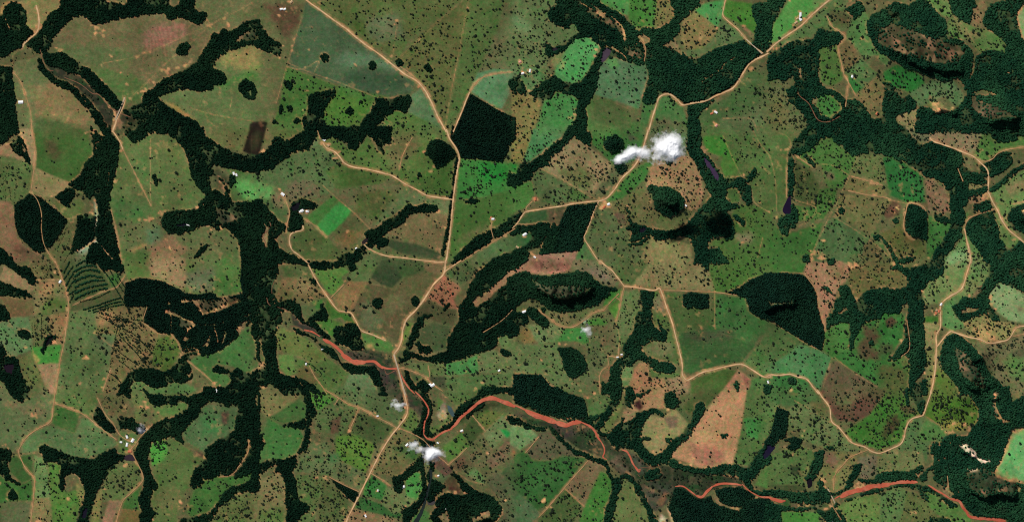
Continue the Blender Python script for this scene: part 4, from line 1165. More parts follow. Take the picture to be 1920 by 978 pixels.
P 108,104,68 p_g 82 47,115 44,117 55,104 60,92 60,82 62
P 98,86,70 p_h 68 50,82 47,82 62,70 68
P 100,92,60 p_i 34 76,36 66,42 46,50 45,66 46,66 56,58 70,50 76
S 110,80,68 42 44,54 50,52 58,44 54
P 84,98,58 p_j 0 50,14 42,24 40,36 46,32 60,27 66,30 72,24 75,0 74
S 52,58,40 16 56,24 56,26 64,18 62
P 68,72,46 p_k 0 70,28 70,30 76,0 76
P 96,108,60 p_l 56 84,64 80,84 76,84 99,58 99,52 86
P 90,104,64 p_m 84 77,98 71,104 74,102 90,98 99,84 99
P 92,92,56 p_n 104 74,112 76,118 83,120 82,124 90,128 96,118 99,98 99,102 88
P 76,104,54 p_o 118 74,128 76,136 84,142 86,150 92,154 99,136 99,120 86
S 88,112,60 142 86,150 92,154 99,144 99
P 66,110,50 p_p 10 90,40 91,38 99,11 99
P 96,150,92 p_q 180 34,184 28,194 27,194 68,184 66,170 63,170 58,176 46
P 96,110,66 p_r 14 14,6 30,0 36,-1 10,6 10
P 92,86,60 p_x 146 48,155 40,158 46,150 50
S 90,80,62 118 0,134 0,140 4,150 6,145 2
S 110,84,66 125 48,138 46,137 54,126 56
P 48,74,42 p_fl 10 80,40 84,46 86,30 88,12 86
S 120,96,74 14 82,26 86,38 85,38 87,22 87
S 110,72,56 64 68,72 68,76 72,66 73
B 74,78,50 128 74,137 79
Q 2 0 79,4 80.5,9 82,13 81.5
Q 1.2 50 80,54 78
Q 3.6 54 79,62 75,70 73.5
Q 3.2 66 75,76 71.5,84 70.5,92 69
Q 2.4 90 69.5,98 68,106 67.5,112 68
Q 1.2 120 70,126 74,130 76,136 80
Q 1.8 136 80,143 82,146 87,150 91
Q 2.2 148 90,152 94,160 95,168 95.5,178 97
R 1.6 37 -1,41 5,46 12,47.5 22,53 27,58 33,63 38.5,72 41.5,78 45,84 46,92 43,99 39.5,102 34,103 28,107 21,116 18
R 1.5 116 18,119 10,121 4,122 -1
R .9 74 44,62 49,56 55,50 63,49 74
R .9 47 80,49 87
r 49 87,55 96
r 134 63,135 72
t 20 7,36 16,47 24
t 117 18,136 30
S 225,195,170 144 41,148 40,154 44,158 50,168 52,160 54,156 52,150 46
S 200,170,145 148 58,156 58,157 55,154 60
S 190,145,95 180 34,182 28,194 26,194 30,184 31,178 46,170 60,182 64,194 69,184 67,168 62,176 46
C 180 33,184 28,194 26,194 69,182 65,168 62,176 46
S 150,120,95 166 0,172 2,170 16,182 24,176 22,168 14
B 34,50,38 148 60,158 56,168 60,180 66,190 72,184 76,172 74,162 79,152 74,148 66
g 193 27,186 27.5,182 31,179 38,177 46,173 53,169 60,174 64,184 66,194 69
g 193 28,184 30,181 35,178 46,172 56,170 62,178 66,186 67.5,194 70
g 170 2,170 10,174 19,182 24
g 172 20,180 22
K 144 45 154 50
K 150 73 162 79
K 162 79 172 77
K 172 77 184 76
K 168 6 172 4
B 92,66,56 168 0,173 1,170 12,174 20,182 24,176 24,169 18,168 8
B 225,195,170 143 40,148 39,154 43,158 50,168 52,160 54,156 51,148 46
B 190,165,130 148 58,153 58,157 55,156 59,151 60
H 48 97.5 white .9
D 40 66 2,42 68 2,43 71 1.5,15 29 1.2,27 29 1,26 33 1,18 48 1,113 46 1.5,126 57 1.5,128 52 2.5,132 50 2,128 40 2,137 38 2.5,142 33 2,136 31 2.5,132 30 2,146 25 2,140 24 2,150 28 2,188 74 2.5,186 78 2,172 74 1.5,111 91 1.5,108 91 1.5,47 86 2,44 88 1.5,68 71 3,71 70 2.5,24 85 2,30 86 2,170 20 2,176 22 2,108 22 1.5,101 33 1.2,73 41 1.2,62 37 1.2,142 75 1.5

"""
rng = np.random.default_rng(7); random.seed(7)
M = 60                                    # margin round the photograph, pixels
GW, GH = PW + 2 * M, PH + 2 * M
K_U = 10 / 3.992
def lin(c):
    c = np.asarray(c, float) / 255.0
    return np.where(c <= 0.04045, c / 12.92, ((c + 0.055) / 1.055) ** 2.4)

def blur(a, s):
    r = max(1, int(s * 2.5)); k = np.exp(-0.5 * (np.arange(-r, r + 1) / s) ** 2); k /= k.sum()
    for ax in (0, 1):
        pad = [(0, 0)] * a.ndim; pad[ax] = (r, r)
        b = np.pad(a, pad, mode='edge'); n = a.shape[ax]
        out = np.zeros_like(a)
        for i, kv in enumerate(k):
            out += kv * (b[i:i + n] if ax == 0 else b[:, i:i + n])
        a = out
    return a

def vnoise(cell, seed, octs=3):
    """smooth value noise over the map, about -1..1"""
    r = np.random.default_rng(seed); out = np.zeros((GH, GW)); amp = 1.0; tot = 0
    for o in range(octs):
        c = cell / 2 ** o
        if c < 1.5: break
        gh, gw = int(GH / c) + 3, int(GW / c) + 3
        g = r.uniform(-1, 1, (gh, gw))
        ys = np.arange(GH) / c; xs = np.arange(GW) / c
        yi = ys.astype(int); xi = xs.astype(int); fy = ys - yi; fx = xs - xi
        fy = (fy * fy * (3 - 2 * fy))[:, None]; fx = (fx * fx * (3 - 2 * fx))[None]
        out += amp * ((g[yi][:, xi] * (1 - fx) + g[yi][:, xi + 1] * fx) * (1 - fy) + (g[yi + 1][:, xi] * (1 - fx) + g[yi + 1][:, xi + 1] * fx) * fy)
        tot += amp; amp *= 0.55
    return out / tot * 1.6

def poly_mask(pts):
    """boolean mask (sub-window) of a polygon in photograph pixels -> (y0, y1, x0, x1, mask)"""
    p = np.asarray(pts, float) + M
    y0 = max(0, int(p[:, 1].min())); y1 = min(GH, int(p[:, 1].max()) + 2)
    x0 = max(0, int(p[:, 0].min())); x1 = min(GW, int(p[:, 0].max()) + 2)
    if y1 <= y0 or x1 <= x0: return None
    m = np.zeros((y1 - y0, x1 - x0), bool); xs = np.arange(x0, x1) + 0.5
    q = np.roll(p, -1, 0)
    for y in range(y0, y1):
        yc = y + 0.5
        c = (p[:, 1] <= yc) != (q[:, 1] <= yc)
        if not c.any(): continue
        a, b = p[c], q[c]
        xc = np.sort(a[:, 0] + (yc - a[:, 1]) / (b[:, 1] - a[:, 1]) * (b[:, 0] - a[:, 0]))
        m[y - y0] = (np.searchsorted(xc, xs) % 2) == 1
    return y0, y1, x0, x1, m

def tune(c):
    r, g, b = c
    if r >= 1.08 * g:
        if r > 160: return (r, g, b)
        k = 1.05 + 0.17 * min(1, max(0, (r - 92) / 40)); return (r * k, g * (k + .07), b * k)
    if g > 1.9 * r: return (r * 1.3, g * 1.03, b * 1.15)
    if g > 1.2 * r: return (r * 1.06, g * 1.08, b * 1.05)
    return (r * 0.98, g * 1.07, b * 1.02)
items = []; tx = ty = 0
YOFF = [0, 245, 490, 733]
def pts_of(s):
    out = []
    for t in s.split(','):
        v = [float(z) for z in t.split()]
        out.append((tx + v[0] * K_U, ty + v[1] * K_U, *v[2:]))
    return out
for ln in DATA.strip().split('\n'):
    ln = ln.strip()
    if not ln: continue
    op, rest = ln.split(' ', 1)
    if op == 'T':
        a, b = rest.split(); tx, ty = int(a) * 480, YOFF[int(b)]; continue
    if op in 'FG':
        k, r = rest.split(' ', 1); items.append((op, k, pts_of(r)))
    elif op == 'P':
        c, n, r = rest.split(' ', 2); items.append((op, tune([int(v) for v in c.split(',')]), n, pts_of(r)))
    elif op in 'SBW':
        c, r = rest.split(' ', 1); items.append((op, tune([int(v) for v in c.split(',')]) if op == 'S' else [int(v) for v in c.split(',')], pts_of(r)))
    elif op in ('R', 'Q', 'L'):
        wd, r = rest.split(' ', 1); items.append((op, float(wd), pts_of(r)))
    elif op == 'H':
        v = rest.split(); items.append((op, (tx + float(v[0]) * K_U, ty + float(v[1]) * K_U), v[2], float(v[3])))
    elif op == 'K':
        v = [float(z) for z in rest.split()]
        items.append((op, (tx + v[0] * K_U, ty + v[1] * K_U), (tx + v[2] * K_U, ty + v[3] * K_U)))
    else:
        items.append((op, pts_of(rest)))

def smooth_line(pts, step=3.0):
    p = np.asarray([q[:2] for q in pts], float)
    if len(p) > 2:
        e = np.vstack([2 * p[0] - p[1], p, 2 * p[-1] - p[-2]]); out = []
        for i in range(1, len(e) - 2):
            n = max(2, int(np.hypot(*(e[i + 1] - e[i])) / step)); t = np.linspace(0, 1, n, endpoint=False)[:, None]
            a, b, c, d = e[i - 1], e[i], e[i + 1], e[i + 2]
            out.append(0.5 * (2 * b + (c - a) * t + (2 * a - 5 * b + 4 * c - d) * t ** 2 + (3 * b - a - 3 * c + d) * t ** 3))
        return np.vstack(out + [p[-1:]])
    n = max(2, int(np.hypot(*(p[1] - p[0])) / step)); t = np.linspace(0, 1, n + 1)[:, None]
    return p[0] * (1 - t) + p[1] * t

# ---- maps
wx, wy = vnoise(9, 11, 3) * 2.0, vnoise(9, 12, 3) * 2.0            # ragged edges for woods and soil
def warp(mask_full):
    yy, xx = np.mgrid[0:GH, 0:GW]
    return mask_full[np.clip(yy + np.rint(wy).astype(int), 0, GH - 1), np.clip(xx + np.rint(wx).astype(int), 0, GW - 1)]

BASE = lin((92, 92, 60))
pid = np.zeros((GH, GW), np.int32); pcol = [BASE]; pname = ['']
col = np.empty((GH, GW, 3)); col[:] = BASE
fid = np.zeros((GH, GW), np.int32); fkey = ['']
rock = np.zeros((GH, GW), bool); soil = np.zeros((GH, GW)); tint = []
for it in items:
    if it[0] == 'P':
        r = poly_mask(it[3])
        if r is None: continue
        y0, y1, x0, x1, m = r; pcol.append(lin(it[1])); pname.append(it[2])
        pid[y0:y1, x0:x1][m] = len(pname) - 1; col[y0:y1, x0:x1][m] = lin(it[1])
# the outermost pixels run on past the frame
def extend(a):
    a[:M] = a[M + 1]; a[M + PH:] = a[M + PH - 2]; a[:, :M] = a[:, M + 1:M + 2]; a[:, M + PW:] = a[:, M + PW - 2:M + PW - 1]
extend(pid); extend(col)
# fields whose tracing was cut by a tile border belong together
par = list(range(len(pname)))
def find(a):
    while par[a] != a: a = par[a]
    return a
def seam(a, b):
    pairs = {}
    for u, v in zip(a, b):
        if u and v and u != v: pairs[(u, v)] = pairs.get((u, v), 0) + 1
    for (u, v), n in pairs.items():
        if n > 14 and np.abs(pcol[u] ** .45 - pcol[v] ** .45).max() < .11: par[find(u)] = find(v)
for x in (480, 960, 1440): seam(pid[:, M + x - 3], pid[:, M + x + 3])
for y in (245, 490, 734): seam(pid[M + y - 3], pid[M + y + 3])
pid = np.array([find(i) for i in range(len(pname))], np.int32)[pid]

bumps = vnoise(5, 31, 2)
for it in items:  # soil and rock colours; some dark tints paint the small clouds' cast shadows
    if it[0] in 'SB' and len(it[2]) > 2:
        r = poly_mask(it[2])
        if r is None: continue
        y0, y1, x0, x1, m = r; g = 10
        Y0, Y1, X0, X1 = max(0, y0 - g), min(GH, y1 + g), max(0, x0 - g), min(GW, x1 + g)
        a = np.zeros((Y1 - Y0, X1 - X0)); a[y0 - Y0:y1 - Y0, x0 - X0:x1 - X0] = m
        small = m.sum() < 500
        a = blur(a, 1.2 if small else 4.5)
        if not small: a = np.clip(a + 0.55 * bumps[Y0:Y1, X0:X1] * a * (1 - a) * 2 + .25 * bumps[Y0:Y1, X0:X1] * a, 0, 1) 
        a = (a * (0.95 if it[0] == 'S' else 0.8))[..., None]
        col[Y0:Y1, X0:X1] = col[Y0:Y1, X0:X1] * (1 - a) + lin(it[1]) * a
        if it[0] == 'B': rock[y0:y1, x0:x1] |= m
# hide the straight joins between neighbouring tracings
big = blur(col, 16); wseam = np.zeros((GH, GW))
for x in (480, 960, 1440): wseam = np.maximum(wseam, np.exp(-((np.arange(GW) - M - x) / 14.0) ** 2)[None])
for y in (245, 490, 734): wseam = np.maximum(wseam, np.exp(-((np.arange(GH) - M - y) / 14.0) ** 2)[:, None])
wsm = wseam * np.clip(1 - (np.abs(col - big).max(-1) - .025) / .03, 0, 1)
wsm = blur(wsm, 1.0)[..., None]; col = col * (1 - wsm) + big * wsm
col = blur(col, 1.3)
# faint fence tracks where two fields meet
edge = np.zeros((GH, GW)); edge[:, 1:] += pid[:, 1:] != pid[:, :-1]; edge[1:] += pid[1:] != pid[:-1]
edge = blur(np.clip(edge, 0, 1), 0.8) * (1 - wseam) * np.clip(0.55 + vnoise(40, 77, 2), 0, 1)
col += (edge * 0.35)[..., None] * (lin((140, 122, 82)) - col)
# working lines: faint parallel passes across every field, along its own bearing
yy, xx = np.mgrid[0:GH, 0:GW]
ang = rng.uniform(0, math.pi, len(pname))[pid]; per = rng.uniform(4.0, 8.0, len(pname))[pid]; am = (rng.uniform(0, 1, len(pname)) ** 2 * 0.07)[pid]
ph = (xx * np.cos(ang) + yy * np.sin(ang) + wx * 1.0) * 2 * math.pi / per
col *= (1 + am * np.sin(ph) * np.clip(0.4 + vnoise(60, 78, 2), 0, 1))[..., None]

am2 = (np.random.default_rng(8).uniform(0, 1, len(pname)) ** 2 * 0.10)[pid]
col *= (1 + am2 * np.sin(vnoise(150, 79, 2) * 70 + pid) * np.clip(0.5 + vnoise(70, 80, 2), 0, 1))[..., None]
# flood plains: thicket, mud and dry grass side by side
flood = np.isin(pid, [find(i) for i, q in enumerate(pname) if q in ('a1_wet', 'j_flood', 'n_flood', 'o_flood', 'p_fl')])
fl = blur(flood.astype(float), 1.5); n1, n2 = vnoise(18, 81, 4), vnoise(12, 82, 4)
for nn, cc, k in ((n1, (40, 66, 38), .9), (n2, (92, 82, 62), .55)):
    a = (np.clip(nn * 1.6 - .1, 0, 1) * fl * k)[..., None]; col = col * (1 - a) + lin(cc) * a
woods = []                                 # (op, key, mask window)
fm = np.zeros((GH, GW), np.int32); klist = ['']; kidx = {}
clear = np.zeros((GH, GW), bool)
for it in items:
    if it[0] in 'FG':
        if it[1] not in kidx: kidx[it[1]] = len(klist); klist.append(it[1])
        r = poly_mask(it[2])
        if r is None: continue
        y0, y1, x0, x1, m = r
        s = fm[y0:y1, x0:x1]; s[m] = kidx[it[1]]; clear[y0:y1, x0:x1][m] = False
    elif it[0] == 'C':
        r = poly_mask(it[1])
        if r is None: continue
        y0, y1, x0, x1, m = r
        fm[y0:y1, x0:x1][m] = 0; clear[y0:y1, x0:x1][m] = True
STRAIGHT = {k for k in klist if k.startswith(('euc', 'rect', 'tri_', 'block', 'grove'))}
extend(fm); extend(clear)
fw = warp(fm); st = np.array([k in STRAIGHT for k in klist])
fm = np.where(st[fm], fm, np.where(st[fw], 0, fw))
ca = blur((clear & (pid == 0)).astype(float), 1.2)[..., None] * 0.85
col = col * (1 - ca) + (lin((124, 104, 74)) * (1 + 0.45 * bumps)[..., None]) * ca
fine = vnoise(3.4, 33, 1)
yards = np.random.default_rng(4)
for q in [q for q in items if q[0] == 'H']:
    (hx_, hy_), s_ = q[1], q[3]
    items.append(('D', [(hx_ + yards.uniform(-3, 3), hy_ + yards.uniform(-3, 3), (.55 + .75 * s_) * yards.uniform(.6, 1.2)), (hx_ + yards.uniform(-7, 7), hy_ + yards.uniform(-6, 6), .7)]))
for it in items:
    if it[0] == 'g':
        for p in smooth_line(it[1], 0.7):
            cx, cy = int(p[0] + M), int(p[1] + M)
            if 3 < cx < GW - 4 and 3 < cy < GH - 4:
                h_ = 1 if bumps[cy, cx] < .2 else 2
                soil[cy - h_ + 1:cy + h_, cx - h_ + 1:cx + h_] = .95; fm[cy - 1:cy + 2, cx - 1:cx + 2] = 0
    elif it[0] in ('R', 'r'):
        ww = (it[1] if it[0] == 'R' else .8) * K_U * .5 + .4; pp = it[2] if it[0] == 'R' else it[1]
        for p in smooth_line(pp, 1.0):
            cx, cy, q = int(p[0] + M), int(p[1] + M), int(round(ww))
            if 5 < cx < GW - 6 and 5 < cy < GH - 6: soil[cy - q:cy + q + 1, cx - q:cx + q + 1] = np.maximum(soil[cy - q:cy + q + 1, cx - q:cx + q + 1], np.clip(.22 + .3 * bumps[cy, cx], 0, .6))
for it in items:
    if it[0] == 'D':
        for (x, y, r) in it[1]:
            R = r * K_U * 0.8; g = int(R * 2.5) + 4; cx, cy = int(x + M), int(y + M)
            Y0, Y1, X0, X1 = max(0, cy - g), min(GH, cy + g), max(0, cx - g), min(GW, cx + g)
            if Y1 <= Y0 or X1 <= X0: continue
            d = np.hypot(xx[Y0:Y1, X0:X1] + .5 + wx[Y0:Y1, X0:X1] - x - M, (yy[Y0:Y1, X0:X1] + .5 + wy[Y0:Y1, X0:X1] - y - M) * 1.2)
            soil[Y0:Y1, X0:X1] = np.maximum(soil[Y0:Y1, X0:X1], np.clip((1.1 - d / R + .7 * fine[Y0:Y1, X0:X1]) * 1.8, 0, 1))
            if r > 1: fm[Y0:Y1, X0:X1][d < R * 0.7] = 0
    elif it[0] == 't':
        for p in smooth_line(it[1], 1.0):
            cx, cy = int(p[0] + M), int(p[1] + M)
            if 1 < cx < GW - 2 and 1 < cy < GH - 2: soil[cy, cx] = max(soil[cy, cx], 0.55 + 0.25 * bumps[cy, cx])
wd_ = (fm > 0).astype(float); rimm = np.clip(blur(wd_, 2.6) * 2.4, 0, 1) * (1 - blur(wd_, .6))
rimm *= np.clip(vnoise(34, 92, 3) * 1.7 + .32, 0, 1) * np.clip(.75 + .6 * fine, 0, 1)
soil = np.maximum(np.clip(blur(soil, 0.65) * 1.15, 0, .92), rimm * .85)
bare = np.clip((vnoise(11, 93, 3) + .3 * fine - .62) * 2.2, 0, 1) * np.clip(vnoise(90, 94, 2) * 1.5 + .1, 0, 1) * .34
soil = np.maximum(soil, bare * (1 - blur(wd_, 1.0)))[..., None]
col *= (1 + .13 * vnoise(26, 95, 4))[..., None]
sc_col = lin((190, 142, 98)) * (1 + 0.25 * vnoise(25, 91, 2))[..., None]
col = col * (1 - soil) + sc_col * soil
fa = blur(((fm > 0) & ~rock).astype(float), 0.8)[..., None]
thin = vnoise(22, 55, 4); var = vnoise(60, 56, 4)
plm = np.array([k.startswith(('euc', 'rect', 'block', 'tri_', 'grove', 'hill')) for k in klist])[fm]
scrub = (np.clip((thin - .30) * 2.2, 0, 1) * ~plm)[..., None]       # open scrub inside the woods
shaded_floor = lin((15, 30, 19)) * (1 - scrub) + lin((58, 72, 46)) * (1 + .4 * bumps)[..., None] * scrub
col = col * (1 - fa) + shaded_floor * fa                                  # undergrowth below the woods, with the shade of canopy gaps painted in
rk = blur(rock.astype(float), 1.5); rn = vnoise(20, 83, 4)
col *= (1 + rk * (.45 * rn + .3 * bumps))[..., None]
a = (rk * np.clip(rn * 1.8 - .55, 0, .7))[..., None]; col = col * (1 - a) + lin((150, 112, 84)) * a

# ---- relief (metres)
hgt = vnoise(260, 5, 3) * 6.0
HILLS = [(822, 282, 18, 16, 45), (1150, 265, 15, 14, 40), (1252, 376, 30, 22, 70), (1058, 535, 50, 22, 90), (1713, 415, 17, 26, 60),
         (1720, 85, 80, 45, 110), (1870, 215, 45, 22, 90), (1450, 555, 45, 32, 75), (1815, 690, 30, 60, 110), (1850, 900, 50, 40, 80),
         (1922, 400, 22, 16, 60), (1875, 780, 30, 30, 50), (900, 540, 60, 40, 25)]
for cx, cy, rx, ry, h in HILLS:
    d2 = ((xx - M - cx) / rx) ** 2 + ((yy - M - cy) / ry) ** 2
    hgt += h * np.exp(-d2 / 1.4) * (1 + 0.12 * vnoise(24, int(cx), 2))
for it in items:
    if it[0] == 'K':
        (ax, ay), (bx, by) = it[1], it[2]
        if ax > bx: ax, ay, bx, by = bx, by, ax, ay
        L = math.hypot(bx - ax, by - ay); ux, uy = (bx - ax) / L, (by - ay) / L
        px, py = xx - M - ax, yy - M - ay
        t = px * ux + py * uy; d = -(px * -uy + py * ux) + wx * 1.3 + vnoise(22, 84, 2) * 4                 # d > 0 on the uphill (upper) side
        taper = np.clip((t + 6) / 8, 0, 1) * np.clip((L + 6 - t) / 8, 0, 1)
        hgt += 42 * taper * np.where(d > 0, np.exp(-np.maximum(d, 0) / 16), np.exp(np.minimum(d, 0) / 1.6))
hgt = blur(hgt, 0.8)

def px_xy(x, y): return (x - PW / 2) * MPP, (PH / 2 - y) * MPP
def samp(a, x, y):
    x = np.clip(np.asarray(x, float) + M, 0, GW - 1.001); y = np.clip(np.asarray(y, float) + M, 0, GH - 1.001)
    xi, yi = x.astype(int), y.astype(int); fx, fy = x - xi, y - yi
    xj, yj = np.minimum(xi + 1, GW - 1), np.minimum(yi + 1, GH - 1)
    if a.ndim == 3: fx, fy = fx[..., None], fy[..., None]
    return (a[yi, xi] * (1 - fx) + a[yi, xj] * fx) * (1 - fy) + (a[yj, xi] * (1 - fx) + a[yj, xj] * fx) * fy

# ------------------------------------------------------------------ materials
def new_mat(name, rough=0.9, spec=0.2):
    m = bpy.data.materials.new(name); m.use_nodes = True
    b = m.node_tree.nodes["Principled BSDF"]; b.inputs["Roughness"].default_value = rough
    b.inputs["Specular IOR Level"].default_value = spec
    return m, m.node_tree, b
def noise(t, scale, detail, rough=0.6):
    tc = t.nodes.new("ShaderNodeTexCoord"); n = t.nodes.new("ShaderNodeTexNoise")
    n.inputs["Scale"].default_value = scale; n.inputs["Detail"].default_value = detail; n.inputs["Roughness"].default_value = rough
    t.links.new(tc.outputs["Object"], n.inputs["Vector"]); return n.outputs[0]
def mrange(t, s, a, b, lo=0.3, hi=0.7):
    n = t.nodes.new("ShaderNodeMapRange"); n.inputs[1].default_value = lo; n.inputs[2].default_value = hi
    n.inputs[3].default_value = a; n.inputs[4].default_value = b; t.links.new(s, n.inputs[0]); return n.outputs[0]
def mix(t, mode, f, a, b):
    n = t.nodes.new("ShaderNodeMix"); n.data_type = 'RGBA'; n.blend_type = mode
    for s, v in ((n.inputs[0], f), (n.inputs[6], a), (n.inputs[7], b)):
        if hasattr(v, 'node'): t.links.new(v, s)
        else: s.default_value = v
    return n.outputs[2]
def grey(t, s):
    n = t.nodes.new("ShaderNodeCombineColor")
    for i in range(3): t.links.new(s, n.inputs[i])
    return n.outputs[0]
def attr(t, name):
    n = t.nodes.new("ShaderNodeAttribute"); n.attribute_name = name; return n.outputs["Color"]

mg, t, b = new_mat("pasture_ground", 0.95, 0.05)
c = attr(t, "Col")
c = mix(t, 'MULTIPLY', 1.0, c, grey(t, mrange(t, noise(t, 0.006, 5), 0.84, 1.20)))
c = mix(t, 'MULTIPLY', 1.0, c, grey(t, mrange(t, noise(t, 0.045, 8, 0.7), 0.74, 1.26)))
c = mix(t, 'MULTIPLY', 1.0, c, grey(t, mrange(t, noise(t, 0.16, 4, 0.7), 0.82, 1.18)))
for sc_n, lo, tintc, k in ((0.011, .50, (1.22, .92, 1.02, 1), .6), (0.014, .50, (.70, 1.10, .78, 1), .6), (0.030, .49, (1.40, .98, 1.02, 1), .7),
                           (0.038, .48, (.66, 1.08, .82, 1), .75), (0.075, .50, (1.42, 1.02, 1.04, 1), .7), (0.085, .49, (.68, 1.04, .82, 1), .7), (0.11, .58, (1.6, 1.25, 1.05, 1), .7)):
    f1 = mrange(t, noise(t, sc_n, 6, 0.72), 0.0, k, lo, lo + .15)
    c = mix(t, 'MIX', f1, c, mix(t, 'MULTIPLY', 1.0, c, tintc))
t.links.new(c, b.inputs["Base Color"])

def plain_mat(name, rgb, var=0.25, scale=0.05, rough=0.9, spec=0.1, metal=0.0):
    m, t, b = new_mat(name, rough, spec); b.inputs["Metallic"].default_value = metal
    l = lin(rgb)
    c = mix(t, 'MULTIPLY', 1.0, (*l, 1), grey(t, mrange(t, noise(t, scale, 6), 1 - var, 1 + var)))
    t.links.new(c, b.inputs["Base Color"]); return m
def leaf_mat(name):
    m, t, b = new_mat(name, 0.85, 0.05)
    c = mix(t, 'MULTIPLY', 1.0, attr(t, "Col"), grey(t, mrange(t, noise(t, 0.02, 5), 0.72, 1.28)))
    t.links.new(c, b.inputs["Base Color"]); return m
m_leaf = leaf_mat("canopy_leaves")
m_bark = plain_mat("bark", (88, 72, 56), 0.3, 1.0)
m_road = plain_mat("dirt_road_surface", (204, 172, 130), 0.38, 0.03)
m_track = plain_mat("dirt_track_surface", (172, 142, 100), 0.4, 0.04)
m_river = plain_mat("silty_red_water", (176, 88, 62), 0.30, 0.03, 0.5, 0.2)
m_stream = plain_mat("muddy_stream", (122, 82, 58), 0.3, 0.04, 0.6, 0.2)
def road_mat(name):
    m, t, b = new_mat(name, .95, .05)
    c = mix(t, 'MULTIPLY', 1.0, attr(t, "Col"), grey(t, mrange(t, noise(t, 0.022, 6, .7), .62, 1.32)))
    c = mix(t, 'MIX', mrange(t, noise(t, 0.008, 5), 0, .6, .45, .65), c, mix(t, 'MULTIPLY', 1.0, c, (1.05, .84, .70, 1)))
    t.links.new(c, b.inputs["Base Color"]); return m
m_road, m_track = road_mat("dirt_road_surface"), road_mat("dirt_track_surface")
m_river, t, b = new_mat("silty_red_water", .5, .2)
c = mix(t, 'MIX', mrange(t, noise(t, .018, 7, .7), 0, .75, .46, .62), (*lin((182, 88, 62)), 1), (*lin((196, 118, 88)), 1))
c = mix(t, 'MIX', mrange(t, noise(t, .03, 7, .7), 0, .7, .54, .68), c, (*lin((112, 62, 54)), 1))
t.links.new(c, b.inputs["Base Color"])

# ------------------------------------------------------------------ mesh helpers
def link(o): sc.collection.objects.link(o); return o
def mesh_obj(name, verts, faces, mat, colors=None, smooth=False, parent=None):
    """verts (n,3); faces an (m,k) array or a list of tuples; colors per vertex (n,3)"""
    me = bpy.data.meshes.new(name); v = np.asarray(verts, np.float32)
    if isinstance(faces, np.ndarray):
        n, k = faces.shape
        me.vertices.add(len(v)); me.vertices.foreach_set("co", v.ravel())
        me.loops.add(n * k); me.loops.foreach_set("vertex_index", faces.astype(np.int32).ravel())
        me.polygons.add(n); me.polygons.foreach_set("loop_start", np.arange(0, n * k, k, dtype=np.int32))
        me.polygons.foreach_set("use_smooth", np.full(n, smooth))
        me.update(calc_edges=True)
    else:
        me.from_pydata([tuple(map(float, q)) for q in v], [], faces); me.update()
    if colors is not None:
        a = me.color_attributes.new("Col", 'FLOAT_COLOR', 'POINT')
        c4 = np.ones((len(v), 4), np.float32); c4[:, :3] = colors; a.data.foreach_set("color", c4.ravel())
    me.materials.append(mat)
    o = bpy.data.objects.new(name, me); o.parent = parent; return link(o)
def tag(o, label=None, cat=None, group=None, kind=None):
    for k, v in (("label", label), ("category", cat), ("group", group), ("kind", kind)):
        if v: o[k] = v
    return o

# ------------------------------------------------------------------ words: where a thing lies
LANDMARKS = [
 (905, 240, "the large dark five-sided plantation"), (620, 402, "the bright green crop strip"), (1075, 435, "the dark slanted plantation by the crossroads"),
 (1255, 272, "the biggest white cloud"), (1250, 378, "the rocky-topped round hill"), (1338, 312, "the purple-brown reservoir"),
 (1465, 580, "the dark teardrop plantation with the pale crag"), (1335, 790, "the pink triangular field"), (1060, 538, "the crescent-shaped wooded ridge"),
 (920, 748, "the red river's northern bend"), (75, 415, "the dark plantation split by a track"), (170, 520, "the fan of dark hedgerows"),
 (222, 205, "the western river bridge"), (822, 283, "the round knoll by the main road"), (1713, 415, "the oval knoll with a bare summit"),
 (1720, 90, "the brown rocky mesa"), (1895, 860, "the pale green field with orange banks"), (1630, 915, "the broad red river reach"),
 (680, 672, "the widest red sandbank"), (1030, 750, "the dark plantation above the river"), (240, 857, "the brown farm pond"),
 (20, 690, "the pond wood at the left edge"), (1820, 700, "the long wooded ridge on the right"), (1475, 390, "the little dark dam lake"),
 (1125, 378, "the white-road crossroads"), (835, 498, "the pale road junction"), (345, 92, "the lone round grove"), (467, 165, "the grove with a bare centre"),
 (645, 205, "the horseshoe wood"), (570, 395, "the white farmstead"), (350, 420, "the finger-shaped wood"), (485, 250, "the burnt brown field"),
 (1210, 310, "the bent country road"), (1560, 700, "the winding eastern road"), (1030, 490, "the ploughed pink strip"), (920, 540, "the pale winding gully"),
 (1310, 570, "the small square plantation"), (1080, 675, "the dark grove south of the crescent"), (1250, 748, "the round grove on the pink field"),
 (1395, 150, "the north-eastern bridge"), (1500, 35, "the two white barns"), (1610, 200, "the bright green clearing"), (1880, 230, "the eastern cliff"),
 (1690, 330, "the bright green right-hand pasture"), (705, 570, "the round grove in the brown field"), (808, 845, "the southern white cloud"),
 (640, 920, "the dark wedge beside the southern road"), (840, 930, "the dark southern wood"), (1320, 950, "the dark bottom plantation"),
 (1460, 795, "the upright dark plantation strip"), (300, 845, "the scrubby green patch"), (430, 860, "the hook-shaped wood"), (65, 790, "the left-hand bend in the road"),
 (1845, 850, "the pale cliff scar"), (1000, 120, "the mint-green pasture"), (1420, 100, "the north-eastern road"), (760, 90, "the straight diagonal road"),
 (100, 280, "the green square field on the left"), (1560, 950, "the southern ford"), (1700, 870, "the eastern hairpin road")]
D8 = ["east", "north-east", "north", "north-west", "west", "south-west", "south", "south-east"]
def where(x, y, skip=0, far=True):
    ds = sorted((math.hypot(a - x, b - y), a, b, n) for a, b, n in LANDMARKS)
    d, a, b, n = ds[skip]
    if d < 6: d, a, b, n = ds[skip + 1]
    q = D8[int(round(math.atan2(b - y, x - a) / (math.pi / 4))) % 8]
    dist = "just " if d < 45 else ("" if d < 95 else "well ")
    return f"{dist}{q} of {n}"
used = {}
